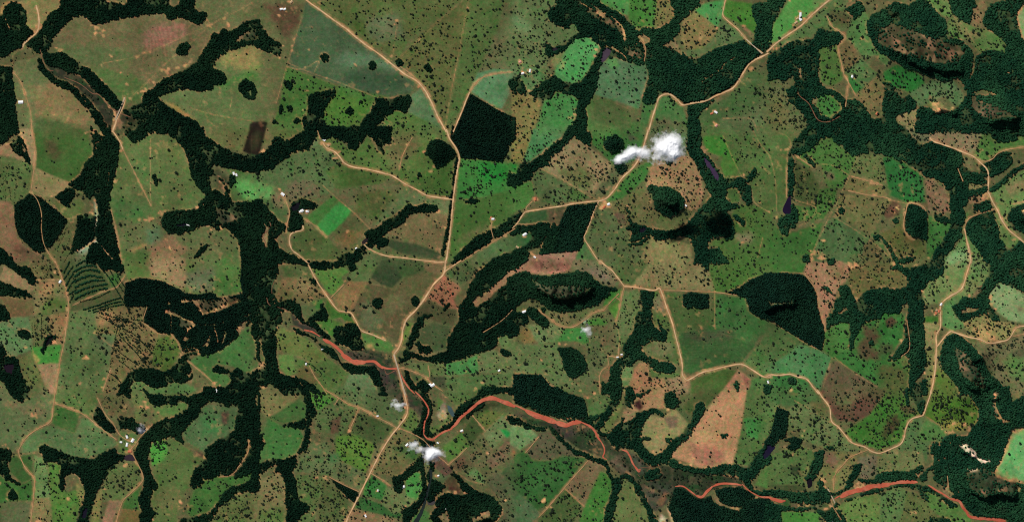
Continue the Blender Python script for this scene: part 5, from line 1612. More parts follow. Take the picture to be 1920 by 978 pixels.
def unique(make, x, y):
    """first wording that no other thing has"""
    for sk in range(14):
        l = make(where(x, y, sk)); l = ' '.join(l.split()[:16])
        if l not in used: used[l] = 1; return l
    return l

# ------------------------------------------------------------------ the ground and the fields on one height grid
STEP = 2
gx = np.arange(-M, PW + M + 1, STEP, dtype=float); gy = np.arange(-M, PH + M + 1, STEP, dtype=float)
NX, NY = len(gx), len(gy)
GX, GY = np.meshgrid(gx, gy)
HZ = samp(hgt, GX, GY)
# the relief settles to a level rim, where the far land takes over
rim = np.clip(np.minimum.reduce([GX + M, PW + M - GX, GY + M, PH + M - GY]) / 50.0, 0, 1); HZ = HZ * rim
VX, VY = px_xy(GX, GY); V = np.stack([VX, VY, HZ], -1).reshape(-1, 3)
VC = samp(col, GX, GY).reshape(-1, 3)
def z_at(x, y):
    u = np.clip((np.asarray(x, float) + M) / STEP, 0, NX - 1.001); v = np.clip((np.asarray(y, float) + M) / STEP, 0, NY - 1.001)
    ui, vi = u.astype(int), v.astype(int); fu, fv = u - ui, v - vi
    return (HZ[vi, ui] * (1 - fu) + HZ[vi, ui + 1] * fu) * (1 - fv) + (HZ[vi + 1, ui] * (1 - fu) + HZ[vi + 1, ui + 1] * fu) * fv
i = np.arange((NY - 1) * (NX - 1)); r_, c_ = i // (NX - 1), i % (NX - 1)
Q4 = np.stack([r_ * NX + c_, (r_ + 1) * NX + c_, (r_ + 1) * NX + c_ + 1, r_ * NX + c_ + 1], -1)
fx_, fy_ = (gx[c_] + STEP / 2 + M).astype(int), (gy[r_] + STEP / 2 + M).astype(int)
FP = pid[np.clip(fy_, 0, GH - 1), np.clip(fx_, 0, GW - 1)]
wooded = fm[np.clip(fy_, 0, GH - 1), np.clip(fx_, 0, GW - 1)] > 0
FP = np.where(wooded, 0, FP)
def colour_word(l):
    r, g, b_ = [255 * v ** .4545 for v in l]
    if r + g + b_ < 130: return "dark burnt"
    if g > 1.35 * r: return "vivid green"
    if g > 1.12 * r: return "green"
    if r > 1.38 * g: return "pink"
    if r > 1.12 * g: return "pinkish-brown" if r > 108 else "brown"
    return "olive" if r + g < 190 else "pale olive"
ids, cnt = np.unique(FP, return_counts=True)
FIELD_WORD = {}
def sub_mesh(name, faces):
    u, inv = np.unique(faces.ravel(), return_inverse=True)
    return mesh_obj(name, V[u], inv.reshape(faces.shape), mg, VC[u])
rest = np.zeros(len(FP), bool)
for k, n in zip(ids, cnt):
    sel = FP == k
    if k == 0 or n < 70: rest |= sel; continue
    o = sub_mesh("pasture_field", Q4[sel])
    cx, cy = gx[c_[sel]].mean(), gy[r_[sel]].mean(); d = np.hypot(gx[c_[sel]] - cx, gy[r_[sel]] - cy); j = d.argmin()
    cx, cy = gx[c_[sel]][j], gy[r_[sel]][j]
    sz = "small" if n < 400 else ("mid-sized" if n < 1500 else "large")
    wd = colour_word(VC[Q4[sel][:, 0]].mean(0))
    tag(o, unique(lambda s: f"{sz} {wd} field {s}", cx, cy), kind='structure')
tag(sub_mesh("ground", Q4[rest]), kind='structure')
# land beyond the picture, to the horizon
xs = [VX.min(), VX.max()]; ys = [VY.min(), VY.max()]; F = 60000.0
def far_sheet():
    per = []
    ex = np.linspace(0, 1, 60)
    loop = [(xs[0] + (xs[1] - xs[0]) * t, ys[0]) for t in ex[:-1]] + [(xs[1], ys[0] + (ys[1] - ys[0]) * t) for t in ex[:-1]] + \
           [(xs[1] - (xs[1] - xs[0]) * t, ys[1]) for t in ex[:-1]] + [(xs[0], ys[1] - (ys[1] - ys[0]) * t) for t in ex[:-1]]
    n = len(loop); vs = []; fs = []
    for s in (1.0, 1.4, 2.2, 4, 9, 22): vs += [(x * s, y * s, 0.0) for x, y in loop]
    for k in range(5):
        for j in range(n): fs.append((k * n + j, (k + 1) * n + j, (k + 1) * n + (j + 1) % n, k * n + (j + 1) % n))
    return np.array(vs), np.array(fs)[:, ::-1]
fv, ff = far_sheet()
fcol = np.tile(lin((86, 88, 56)), (len(fv), 1))
o = mesh_obj("ground", fv, ff, mg, fcol); tag(o, kind='structure')
if o.data.polygons[0].normal.z < 0: o.data.flip_normals()

# ------------------------------------------------------------------ roads, trails, water
def ribbon(pts, width_px, lift, wob=0.12, seed=0, taper=False):
    p = smooth_line(pts, 2.5); r = np.random.default_rng(seed)
    d = np.gradient(p, axis=0); d /= np.maximum(np.hypot(d[:, 0], d[:, 1])[:, None], 1e-6)
    nrm = np.stack([-d[:, 1], d[:, 0]], -1)
    def wv():
        k = r.uniform(-1, 1, len(p) // 3 + 4); return np.interp(np.arange(len(p)) / 3, np.arange(len(k)), k)
    hw = width_px / 2
    wl, wr = hw * (1 + wob * wv()), hw * (1 + wob * wv())
    if taper:
        e = np.minimum(np.arange(len(p)), np.arange(len(p))[::-1]); tp = np.clip(0.45 + e * 0.2, 0, 1); wl *= tp; wr *= tp
    L, R = p + nrm * wl[:, None], p - nrm * wr[:, None]
    def v3(q):
        X, Y = px_xy(q[:, 0], q[:, 1]); return np.stack([X, Y, z_at(q[:, 0], q[:, 1]) + lift], -1)
    C = v3(p); A, B = v3(L), v3(R); n = len(p)
    vs = np.vstack([A, C, B]); k = np.arange(n - 1)
    fs = np.vstack([np.stack([k, k + n, k + n + 1, k + 1], -1), np.stack([k + n, k + 2 * n, k + 2 * n + 1, k + n + 1], -1)])
    return vs, fs
def road_cols(n3, light, edge_):
    n_ = n3 // 3; return np.vstack([np.tile(edge_, (n_, 1)), np.tile(light, (n_, 1)), np.tile(edge_, (n_, 1))])
def join(parts):
    vs, fs, o = [], [], 0
    for v, f in parts: vs.append(v); fs.append(f + o); o += len(v)
    return np.vstack(vs), np.vstack(fs)
nroad = 0; occupied = np.zeros((GH, GW), bool)
def occupy(p, w_):
    for q in smooth_line(p, 1.5):
        x, y, r = int(q[0] + M), int(q[1] + M), int(w_ / 2 + 1.5)
        occupied[max(0, y - r):y + r + 1, max(0, x - r):x + r + 1] = True
river_parts = []
for it in items:
    if it[0] in ('R', 'r', 'V', 'q', 'Q'):
        nroad += 1; lift = 0.35 + nroad * 0.012
        if it[0] == 'R': w_, p, nm, mt, wob = it[1] * K_U * (.66 if it[1] > 1.35 else .58), it[2], "dirt_road", m_road if it[1] > 1.25 else m_track, 0.3
        elif it[0] == 'r': w_, p, nm, mt, wob = 0.55 * K_U, it[1], "dirt_track", m_track, 0.3
        elif it[0] == 'Q': w_, p, nm, mt, wob = it[1] * K_U, it[2], "river", m_river, 0.3
        else: w_, p, nm, mt, wob = 0.55 * K_U, it[1], "stream", m_stream, 0.45
        vs, fs = ribbon(p, w_, lift, wob, nroad, it[0] in 'QVq'); occupy(p, w_)
        if it[0] == 'Q': river_parts.append((vs, fs)); continue
        cl_ = None
        if mt is m_road: cl_ = road_cols(len(vs), lin((214, 182, 138)), lin((172, 132, 92)))
        elif mt is m_track: cl_ = road_cols(len(vs), lin((186, 148, 106)), lin((150, 116, 78)))
        o = mesh_obj(nm, vs, fs, mt, cl_); tag(o, kind='structure')
        if o.data.polygons[0].normal.z < 0: o.data.flip_normals()
vs, fs = join(river_parts); o = mesh_obj("river", vs, fs, m_river); tag(o, "braided brick-red silty river winding across the lower half", kind='structure')
if o.data.polygons[0].normal.z < 0: o.data.flip_normals()
nw_ = 0
for it in items:
    if it[0] == 'W':
        p = smooth_line(list(it[2]) + [it[2][0]], 2.0)[:-1]; nw_ += 1
        p = p + np.random.default_rng(nw_).uniform(-.5, .5, p.shape)
        zz = float(z_at(p[:, 0].mean(), p[:, 1].mean())) + 0.9 + 0.03 * nw_
        X, Y = px_xy(p[:, 0], p[:, 1])
        mw = plain_mat("pond_water", it[1], 0.15, 0.03, 0.35, 0.15)
        o = mesh_obj("pond_water", np.stack([X, Y, np.full(len(X), zz)], -1), [tuple(range(len(p)))], mw); tag(o, kind='structure')
        if o.data.polygons[0].normal.z < 0: o.data.flip_normals()
        r = poly_mask(p)
        if r: y0, y1, x0, x1, m = r; occupied[y0:y1, x0:x1] |= m; fm[y0:y1, x0:x1][m] = 0

# ------------------------------------------------------------------ woods: crowns packed over each wooded patch
NS = 7
def dome(seed, rings=((1.0, 0.0), (0.78, 0.62))):
    r = np.random.default_rng(seed); vs = []
    for rr, z in rings:
        for k in range(NS):
            a = 2 * math.pi * (k + 0.5 * (z > 0)) / NS + r.uniform(-.2, .2); q = rr * r.uniform(.78, 1.18)
            vs.append((math.cos(a) * q, math.sin(a) * q, z + r.uniform(-.12, .12)))
    vs.append((r.uniform(-.15, .15), r.uniform(-.15, .15), 1.0))
    fs = []
    for k in range(NS):
        j = (k + 1) % NS
        fs += [(k, j, NS + k), (j, NS + j, NS + k), (NS + k, NS + j, 2 * NS)]
    return np.array(vs), np.array(fs)
DOMES = [dome(s) for s in range(6)]
def crowns(x, y, rad, ht, base, colr, r):
    """one mesh of crowns at photo pixels x, y; rad and heights in metres"""
    n = len(x); X, Y = px_xy(x, y); Z = z_at(x, y); VS, FS, CS = [], [], []; off = 0
    kind = r.integers(0, len(DOMES), n)
    for k, (dv, df) in enumerate(DOMES):
        s = np.where(kind == k)[0]
        if not len(s): continue
        a = r.uniform(0, 2 * math.pi, len(s)); ca, sa = np.cos(a), np.sin(a)
        vx = dv[None, :, 0] * ca[:, None] - dv[None, :, 1] * sa[:, None]; vy = dv[None, :, 0] * sa[:, None] + dv[None, :, 1] * ca[:, None]
        v = np.stack([X[s][:, None] + vx * rad[s][:, None], Y[s][:, None] + vy * rad[s][:, None],
                      Z[s][:, None] + base[s][:, None] + dv[None, :, 2] * (ht[s] - base[s])[:, None]], -1)
        VS.append(v.reshape(-1, 3)); CS.append(np.repeat(colr[s], len(dv), 0))
        FS.append((df[None] + (off + np.arange(len(s)) * len(dv))[:, None, None]).reshape(-1, 3)); off += len(s) * len(dv)
    return np.vstack(VS), np.vstack(FS), np.vstack(CS)
C_WOOD = np.array([0.0060, 0.0340, 0.0160]); C_LIT = np.array([0.0170, 0.0640, 0.0250]); C_EUC = np.array([0.0062, 0.0300, 0.0170]); C_DRY = np.array([0.022, 0.040, 0.020]); C_TREE = np.array([0.0150, 0.0240, 0.0130])
WOOD_LABEL = {
 'nw': "dark wood in the top left corner", 'north': "dark gallery wood along the top left edge with a round oxbow", 'westriver': "two narrow bands of trees lining the western red stream",
 'central': "large dark gallery forest down the centre left of the picture", 'westedge': "dark wood along the left edge above the bare track", 'nwarm': "tip of dark wood ending below the pale farmyard",
 'patchc': "S-shaped dark wood curving round the horseshoe pasture", 'eucblock': "large near-black five-sided plantation beside the main road", 'ne_a': "sprawling dark forest at top centre right with pale sandy clearings",
 'euc_w': "dark rounded plantation on the left split by a pale track", 'armd': "long dark wooded finger reaching east from the farmstead", 'marsh': "dark swampy wood below the purple-brown reservoir",
 'hilld': "round wooded hill with a rocky crown amid pink pasture", 'euc_g': "dark slanted rectangular plantation south of the crossroads", 'bend_d': "thin dark sickle of plantation beside the crossroads road",
 'ridge_d': "long dark wooded ridge descending south-west from the ploughed strip", 'nd2': "long dark gallery forest sweeping down the right side", 'nehill1': "green wooded slopes round the brown rocky mesa",
 'eastforest': "dark green forest in the top right corner", 'serra': "wooded escarpment at the right edge with black cliff shadows", 'hillj': "crescent-shaped wooded ridge with a bare escarpment at the centre",
 'galk': "narrow dark gallery wood running north to south right of centre", 'euc_l': "dark teardrop-shaped plantation with a pale crag", 'eastr2': "dark branching gallery wood right of the teardrop plantation",
 'southe': "broad dark forest along the lower right edge", 'hillm': "dark wooded hills filling the lower right corner", 'rivsw': "dark winding gallery forest at the lower left",
 'eucs': "dark rectangular plantation just above the red river", 'horsep': "dark looping wood west of the pink triangular field", 'eucp': "dark broad plantation at the bottom right of centre",
 'galn': "dark T-shaped wood flowing from the brown farm pond", 'big_o': "dark curved wood at the bottom centre", 'rect_i': "dark lobed wood east of the fan of hedgerows",
 'rect_i2': "ragged dark wood with pale gullies west of the central forest", 'horseshoe': "thin line of trees following the red river's loop", 'block_p': "upright dark plantation strip left of the winding eastern road",
 'hillh': "oval dark wooded knoll with a bare summit", 'pond_i': "dark wood round a pond at the left edge", 'westriver2': "dark straight-edged forest strip on the left"}
wood_dots = 0; TRI = 0
for k in range(1, len(klist)):
    key = klist[k]; ys_, xs_ = np.where(fm == k)
    if len(xs_) < 6: continue
    r = np.random.default_rng(k * 13 + 1); plant = key.startswith(('euc', 'rect', 'block', 'tri_'))
    grove = key.startswith('grove')
    sp = 2.5 if plant else 2.9
    jx, jy = xs_ + r.uniform(0, 1, len(xs_)), ys_ + r.uniform(0, 1, len(xs_))
    if plant:                                   # planted lines, a little uneven
        a = r.uniform(0, math.pi); u = jx * math.cos(a) + jy * math.sin(a); v_ = -jx * math.sin(a) + jy * math.cos(a)
        cell = np.stack([np.floor(u / sp), np.floor(v_ / sp)], -1)
    else:
        cell = np.stack([np.floor((jx + 1.2 * (np.floor(jy / sp) % 2)) / sp), np.floor(jy / sp)], -1)
    o_ = r.permutation(len(jx)); _, first = np.unique(cell[o_], axis=0, return_index=True); s = o_[first]
    x, y = jx[s] - M, jy[s] - M; xi, yi = xs_[s], ys_[s]
    keep = ~occupied[yi, xi]
    if not plant:
        keep &= r.uniform(0, 1, len(s)) > np.clip((thin[yi, xi] - 0.30) * 1.8, 0, 0.8) * ~plm[yi, xi]
    keep &= ~(rock[yi, xi] & (r.uniform(0, 1, len(s)) < 0.8))
    x, y, xi, yi = x[keep], y[keep], xi[keep], yi[keep]; n = len(x)
    if n == 0: continue
    rad = sp * MPP * (0.68 if plant else 0.72) * r.uniform(.7, 1.35, n); ht = (15 if plant else 13) * r.uniform(.86, 1.16, n)
    if plant: ht = 15 * r.uniform(.93, 1.06, n)
    f = np.clip(0.30 + 0.75 * var[yi, xi] + r.normal(0, .16, n), 0, 1)[:, None]
    cc = (C_EUC * (1 - f * .4) + C_LIT * f * .4) if plant else C_WOOD * (1 - f) + C_LIT * f
    if not plant:
        g = np.clip((thin[yi, xi] - .45) * .9 + r.normal(0, .15, n), 0, .7)[:, None]; cc = cc * (1 - g) + C_DRY * g
    cc = cc * r.uniform(.82, 1.18, n)[:, None]
    site = 0.42 + 0.58 * np.clip((x - 850) / 500, 0, 1) if not plant else np.full(n, .55 if x.mean() < 950 else .85)   # dense humid wood in the west, lighter cerrado in the east
    if key in ('nehill1', 'serra', 'eastforest', 'hillm', 'southe'): site = site * 1.12
    cc = cc * site[:, None]
    vs, fs, cs = crowns(x, y, rad, ht, ht * 0.12, cc, r); TRI += len(fs)
    cx, cy = x.mean(), y.mean(); j = np.hypot(x - cx, y - cy).argmin(); cx, cy = x[j], y[j]
    if grove:
        o = mesh_obj("tree_grove", vs, fs, m_leaf, cs)
        tag(o, unique(lambda q: f"small dark clump of trees {q}", cx, cy), "grove", "small groves standing in the pastures", "stuff")
    else:
        nm = "plantation" if plant else "woodland"
        sz = "small" if n < 150 else ("mid-sized" if n < 600 else "large")
        lb = WOOD_LABEL.get(key) or unique(lambda q: f"{sz} dark patch of {'plantation' if plant else 'woodland'} {q}", cx, cy)
        o = mesh_obj(nm, vs, fs, m_leaf, cs); tag(o, lb, nm, None, "stuff")
for it in items:
    if it[0] == 'L':
        p = smooth_line(it[2], 1.9); wd = it[1] * K_U; r = np.random.default_rng(int(p[0, 0] * 7 + p[0, 1]) + 3)
        p = np.vstack([p + r.normal(0, wd * .22, p.shape) for _ in range(2 if wd > 1.6 else 1)])
        keep = r.uniform(0, 1, len(p)) > (0.12 if wd > 1.8 else 0.35); p = p[keep]; n = len(p)
        if n < 3: continue
        cc = (C_WOOD * .8 + C_LIT * .2) * r.uniform(.7, 1.3, n)[:, None]
        vs, fs, cs = crowns(p[:, 0], p[:, 1], wd * MPP * .55 * r.uniform(.7, 1.2, n), 8 * r.uniform(.7, 1.3, n), np.full(n, .4), cc, r)
        o = mesh_obj("hedgerow", vs, fs, m_leaf, cs)
        mid = p[n // 2]; tag(o, unique(lambda q: f"thin dark hedgerow {q}", *mid), "hedgerow", "planted tree rows across the fields", "stuff")
        occupied[np.clip(p[:, 1] + M, 0, GH - 1).astype(int), np.clip(p[:, 0] + M, 0, GW - 1).astype(int)] = True

# ------------------------------------------------------------------ single trees scattered over the pastures
DENS = dict(a=2, b=42, c=75, d=95, e=9, f=24, g=62, h=70, i=60, j=20, k=50, l=60, m=34, n=65, o=50, p=70)
DENS_N = dict(a1_main=1.5, a1_east=2, b_big=3, b_nw=6, b_mint=10, b_low=12, b_mid=60, b_strip=55, b_ne=50, c_mid=40, c_brown=12, c_e=25, c_tri2=30, c_top=40, c_se=40,
 d_w=14, d_w2=45, d_corner=8, d_bright=70, d_ne4=160, e_green=3, e_rows=45, e_contour=35, e_low=22, e_pink=8, e_tan2=30, f_bright=100, f_n=45, f_w=40, f_n2=60, f_e=22, f_tri=22, f_crop1=3,
 f_crop2=0, f_crop3=8, f_dark=2, f_mid1=10, g_tan=95, g_mid=80, g_pink=75, g_cen=75, g_strip=45, g_darkf=0, g_stripes2=1, g_plough=10, g_small=12, g_e1=18, g_e2=32, g_e3=42, g_mint=80,
 h_nw=6, h_bright=135, h_c=100, h_b=70, h_e5=130, h_e2=70, h_pink=70, h_sw=32, i_main=28, i_mid2=150, i_wrows=80, i_bright=14, i_hedges=2, i_hedge2=5, i_n=22, i_nw=4, i_w1=6, i_tri=4, i_se=18,
 i_pink=60, i_green=70, j_a=70, j_a2=40, j_b=40, j_pink=90, j_big=7, j_tan=8, j_dk1=6, j_f=6, j_flood=50, j_dune=3, j_oval=16, j_se1=50, j_se2=50, j_se3=45, j_se4=60, j_sw1=45, j_sw3=18, j_sw5=10, j_r2=70,
 k_plough=14, k_g=12, k_h=35, k_f=14, k_c=45, k_k=8, k_j=6, k_m=12, k_w=2, k_x=12, k_l=70, k_q=55, k_i=60, k_s=80, l_a=12, l_p=40, l_m=0, l_k=30, l_e=60, l_g=40, l_o=110, l_j=80, l_b=70, l_q=75,
 m_b=3, m_c=10, m_f=4, m_j=6, m_m=0, m_n=1, m_d=100, m_g=90, m_h=70, m_l=100, m_r=240, m_u=90, m_t=60, m_q=25, m_nw=20, n_nw=35, n_b=16, n_a=22, n_c=130, n_flood=50, n_quarry=0, n_x=0, n_l=80, n_j=90,
 o_flood=90, a1_wet=60, o_c=6, o_d=9, o_a=50, o_b=14, o_e=12, o_l=12, o_n=75, o_m=110, o_p=110, o_s=6, o_g=60, o_r=26, p_q=6, p_d=130, p_f=300, p_c=100, p_a=90, p_p=30, p_g=40, p_l=45, p_fl=60, burnt=0, burnt2=0, burnt3=0, burnt4=0)
raw = np.zeros((GH, GW), np.int32)
for n_, it in enumerate([q for q in items if q[0] == 'P' and poly_mask(q[3]) is not None]):
    y0, y1, x0, x1, m = poly_mask(it[3]); raw[y0:y1, x0:x1][m] = n_ + 1
dl = [18.0] + [DENS_N.get(q[2], DENS.get(q[2][0], 20)) for q in items if q[0] == 'P' and poly_mask(q[3]) is not None]
dens = np.array(dl, float)[raw]; extend(dens)
dens = blur(dens, 2.0)
near = blur((fm > 0).astype(float), 4.0)
dens = dens * np.clip(1.0 + 1.1 * vnoise(30, 61, 3) + .9 * vnoise(8, 62, 2), 0.06, 3.2) + 60 * near * np.clip(dens / 60, 0.1, 1.3)
dens[(fm > 0) | occupied | (soil[..., 0] > .75)] = 0
pr = dens * 2.7 / 1.0e4
hit = rng.uniform(0, 1, pr.shape) < pr
hit[:M - 30] = hit[M + PH + 30:] = False; hit[:, :M - 30] = hit[:, M + PW + 30:] = False
ys_, xs_ = np.where(hit); tx_, ty_ = xs_ + rng.uniform(0, 1, len(xs_)) - M, ys_ + rng.uniform(0, 1, len(xs_)) - M
# not on top of each other
o_ = rng.permutation(len(tx_)); tx_, ty_ = tx_[o_], ty_[o_]; cellset = {}; keep = []
for q in range(len(tx_)):
    cxy = (int(tx_[q] // 2.3), int(ty_[q] // 2.3))
    if cxy in cellset: continue
    cellset[cxy] = 1; keep.append(q)
tx_, ty_ = tx_[keep], ty_[keep]; n = len(tx_)
trad = MPP * np.clip(rng.lognormal(math.log(1.32), 0.36, n), 0.6, 3.4)
order = np.argsort(-trad); tx_, ty_, trad = tx_[order], ty_[order], trad[order]
inside = (tx_ > 4) & (tx_ < PW - 4) & (ty_ > 4) & (ty_ < PH - 4)
idx = np.where(inside)[0][:300]; others = np.setdiff1d(np.arange(n), idx)
# the many: one mass
r = np.random.default_rng(99); ox, oy, orad = tx_[others], ty_[others], trad[others]; no = len(ox)
oh = orad * r.uniform(1.1, 1.7, no); cc = C_TREE[None] * r.uniform(.6, 1.5, no)[:, None]
vs, fs, cs = crowns(ox, oy, orad, oh, oh * .28, cc, r)
o = mesh_obj("scattered_trees", vs, fs, m_leaf, cs); tag(o, "countless small dark trees dotted across all the pastures", "trees", None, "stuff")
# trunks under them belong to the same mass
X, Y = px_xy(ox, oy); Z = z_at(ox, oy); tr = np.array([(-1, -1), (1, -1), (0, 1.2)])
tv = np.zeros((no, 6, 3)); tv[:, :3, 0] = X[:, None] + tr[:, 0] * .28; tv[:, :3, 1] = Y[:, None] + tr[:, 1] * .28; tv[:, :3, 2] = Z[:, None] - .3
tv[:, 3:] = tv[:, :3]; tv[:, 3:, 2] = (Z + oh * .45)[:, None]
tf = np.array([(0, 1, 4, 3), (1, 2, 5, 4), (2, 0, 3, 5)])
tk = mesh_obj("trunk", tv.reshape(-1, 3), (tf[None] + (np.arange(no) * 6)[:, None, None]).reshape(-1, 4), m_bark, parent=o); tk["kind"] = "stuff"
# the 300 largest: a tree each, trunk with limbs and a clumped crown
import bmesh
def tree_meshes(seed):
    r = random.Random(seed); vs = []; fs = []
    def limb(a, b, ra, rb, n=5):
        a, b = Vector(a), Vector(b); d = (b - a).normalized(); s = d.orthogonal().normalized(); u = d.cross(s); k0 = len(vs)
        for c0, rr in ((a, ra), (b, rb)):
            for k in range(n): vs.append(c0 + (s * math.cos(6.283 * k / n) + u * math.sin(6.283 * k / n)) * rr)
        for k in range(n): fs.append((k0 + k, k0 + (k + 1) % n, k0 + n + (k + 1) % n, k0 + n + k))
    limb((0, 0, -.05), (0.02, 0, .55), .06, .04)
    tips = []
    for k in range(5):
        a = 6.283 * k / 5 + r.uniform(-.4, .4); tip = (math.cos(a) * r.uniform(.35, .6), math.sin(a) * r.uniform(.35, .6), r.uniform(.75, 1.05)); tips.append(tip)
        limb((0.02, 0, .5), tip, .035, .015, 4)
    tm = bpy.data.meshes.new("trunk"); tm.from_pydata([tuple(v) for v in vs], [], fs); tm.materials.append(m_bark)
    bm = bmesh.new(); cols = []
    for j, tip in enumerate(tips + [(0, 0, 1.15)]):
        bq = bmesh.new(); bmesh.ops.create_icosphere(bq, subdivisions=1, radius=1.0)
        s = r.uniform(.38, .56); shade = r.uniform(.65, 1.3)
        vm = {}
        for v in bq.verts:
            q = v.co * s * r.uniform(.72, 1.2); nv = bm.verts.new((q.x + tip[0], q.y + tip[1], q.z * .8 + tip[2])); vm[v.index] = nv; cols.append(shade * r.uniform(.85, 1.15))
        for f in bq.faces: bm.faces.new([vm[v.index] for v in f.verts])
        bq.free()
    cm = bpy.data.meshes.new("crown"); bm.to_mesh(cm); bm.free()
    a = cm.color_attributes.new("Col", 'FLOAT_COLOR', 'POINT'); c0 = C_TREE * 1.05
    buf = np.ones((len(cm.vertices), 4), np.float32); buf[:, :3] = c0 * np.array(cols)[:, None]; a.data.foreach_set("color", buf.ravel())
    cm.materials.append(m_leaf); return tm, cm
TREES = [tree_meshes(s) for s in range(6)]
tree_by = {}
for q in idx:
    x, y = tx_[q], ty_[q]; e = bpy.data.objects.new("pasture_tree", None); link(e)
    X, Y = px_xy(x, y); e.location = (X, Y, float(z_at(x, y))); s = float(trad[q]) * 1.02
    e.scale = (s, s, s * 1.15); e.rotation_euler = (0, 0, random.uniform(0, 6.28))
    tm, cm = TREES[int(q) % 6]
    for nm, me in (("trunk", tm), ("crown", cm)):
        o = bpy.data.objects.new(nm, me); o.parent = e; link(o)
    sz = "broad" if trad[q] > 8.6 else ("full" if trad[q] > 7.7 else "rounded")
    tag(e, unique(lambda q_: f"{sz}-crowned dark tree {q_}", x, y), "tree", "single trees on the pastures")

# ------------------------------------------------------------------ farm buildings
ROOFS = dict(white=plain_mat("white_sheet_roof", (238, 238, 235), .06, .3, .5, .3), orange=plain_mat("clay_tile_roof", (196, 112, 78), .2, .6),
             pink=plain_mat("faded_tile_roof", (208, 150, 132), .18, .6), tan=plain_mat("weathered_roof", (190, 160, 120), .2, .6))
m_wall = plain_mat("rendered_wall", (214, 204, 186), .1, .6); m_door = plain_mat("painted_door", (92, 66, 46), .2, 1.5)
m_glass = plain_mat("window_glass", (40, 52, 60), .1, 1, .15, .5); m_ridge = plain_mat("ridge_cap", (150, 128, 110), .15, .6)
def box(cx, cy, cz, sx, sy, sz):
    v = [(cx + a * sx / 2, cy + b * sy / 2, cz + c * sz / 2) for a in (-1, 1) for b in (-1, 1) for c in (-1, 1)]
    return v, [(0, 1, 3, 2), (4, 6, 7, 5), (0, 4, 5, 1), (2, 3, 7, 6), (0, 2, 6, 4), (1, 5, 7, 3)]
def part(name, v, f, mat, parent): return mesh_obj(name, v, f, mat, parent=parent)
ROOFW = dict(white="white-roofed", orange="orange-tiled", pink="pale pink-roofed", tan="tan-roofed")
for hi, it in enumerate([q for q in items if q[0] == 'H']):
    (x, y), cl, s = it[1], it[2], it[3]; r = random.Random(hi * 5 + 2)
    Lx, Ly, hw = 17 * s * r.uniform(.85, 1.2), 10.5 * s * r.uniform(.85, 1.15), 3.4 + r.uniform(-.4, 1.2)
    e = bpy.data.objects.new("farm_building", None); link(e); X, Y = px_xy(x, y); e.location = (X, Y, float(z_at(x, y)))
    e.rotation_euler = (0, 0, r.choice([0.1, .5, .9, 1.4, 2.0, 2.5]) + r.uniform(-.15, .15))
    part("wall", *box(0, 0, hw / 2 - .3, Lx, Ly, hw + .6), m_wall, e)
    rh = Ly * .22; ov = .7; a, b_, t_ = Lx / 2 + ov, Ly / 2 + ov, .15
    ez = hw - ov * rh / (Ly / 2)
    rv = [(-a, -b_, ez + .02), (a, -b_, ez + .02), (a, 0, hw + rh), (-a, 0, hw + rh), (a, b_, ez + .02), (-a, b_, ez + .02)]
    rv += [(p_[0], p_[1], p_[2] + t_) for p_ in rv]
    rf = part("roof", rv, [(0, 3, 2, 1), (3, 5, 4, 2), (6, 7, 8, 9), (9, 8, 10, 11), (0, 1, 7, 6), (4, 5, 11, 10), (1, 2, 8, 7), (2, 4, 10, 8), (3, 0, 6, 9), (5, 3, 9, 11)], ROOFS[cl], e)
    part("ridge_cap", *box(0, 0, hw + rh + t_ + .04, 2 * a, .5, .16), m_ridge if cl != 'white' else ROOFS['white'], rf)
    part("door", *box(r.uniform(-.2, .2) * Lx, -Ly / 2 - .03, 1.1, 1.6, .1, 2.2), m_door, e)
    for wxx in (-.36, .36): part("window", *box(wxx * Lx, -Ly / 2 - .03, 1.8, 1.3, .1, 1.1), m_glass, e)
    szw = "long" if s > 1.05 else ("small" if s < .8 else "")
    tag(e, unique(lambda q: f"{szw} {ROOFW[cl]} farm building {q}".strip(), x, y), "building", "farm buildings")

# ------------------------------------------------------------------ bridges
m_deck = plain_mat("bridge_deck", (176, 158, 130), .15, .4); m_conc = plain_mat("bridge_concrete", (150, 145, 136), .15, .5)
def bridge(p0, p1, wid, label):
    (x0, y0), (x1, y1) = p0, p1; A, B = px_xy(x0, y0), px_xy(x1, y1)
    e = bpy.data.objects.new("road_bridge", None); link(e)
    mx, my = (A[0] + B[0]) / 2, (A[1] + B[1]) / 2; z0 = float(z_at((x0 + x1) / 2, (y0 + y1) / 2)); L = math.hypot(B[0] - A[0], B[1] - A[1])
    e.location = (mx, my, z0); e.rotation_euler = (0, 0, math.atan2(B[1] - A[1], B[0] - A[0]))
    zt = 6.0
    part("deck", *box(0, 0, zt, L, wid, .8), m_deck, e)
    for s in (-1, 1):
        part("parapet", *box(0, s * (wid / 2 - .2), zt + .85, L, .35, .9), m_conc, e)
        part("approach_ramp", [(s * L / 2, -wid / 2, -.5), (s * L / 2, wid / 2, -.5), (s * L / 2, wid / 2, zt + .4), (s * L / 2, -wid / 2, zt + .4), (s * (L / 2 + 40), -wid / 2, -.5), (s * (L / 2 + 40), wid / 2, -.5)],
             [(0, 1, 2, 3), (3, 2, 5, 4), (0, 3, 4), (1, 5, 2), (0, 4, 5, 1)], m_deck, e)
    for k in range(1, max(2, int(L / 22)) + 1): part("pier", *box(-L / 2 + k * L / (max(2, int(L / 22)) + 1), 0, zt / 2 - .6, 1.6, wid * .8, zt + .4), m_conc, e)
    tag(e, label, "bridge", "road bridges")
bridge((742, 676), (757, 728), 8, "long pale road bridge across the red river floodplain at centre left")
bridge((229, 195), (221, 214), 7, "short pale road bridge over the western red stream")
bridge((1408, 82), (1420, 93), 6, "small bridge where the north-eastern farm road meets the main road")
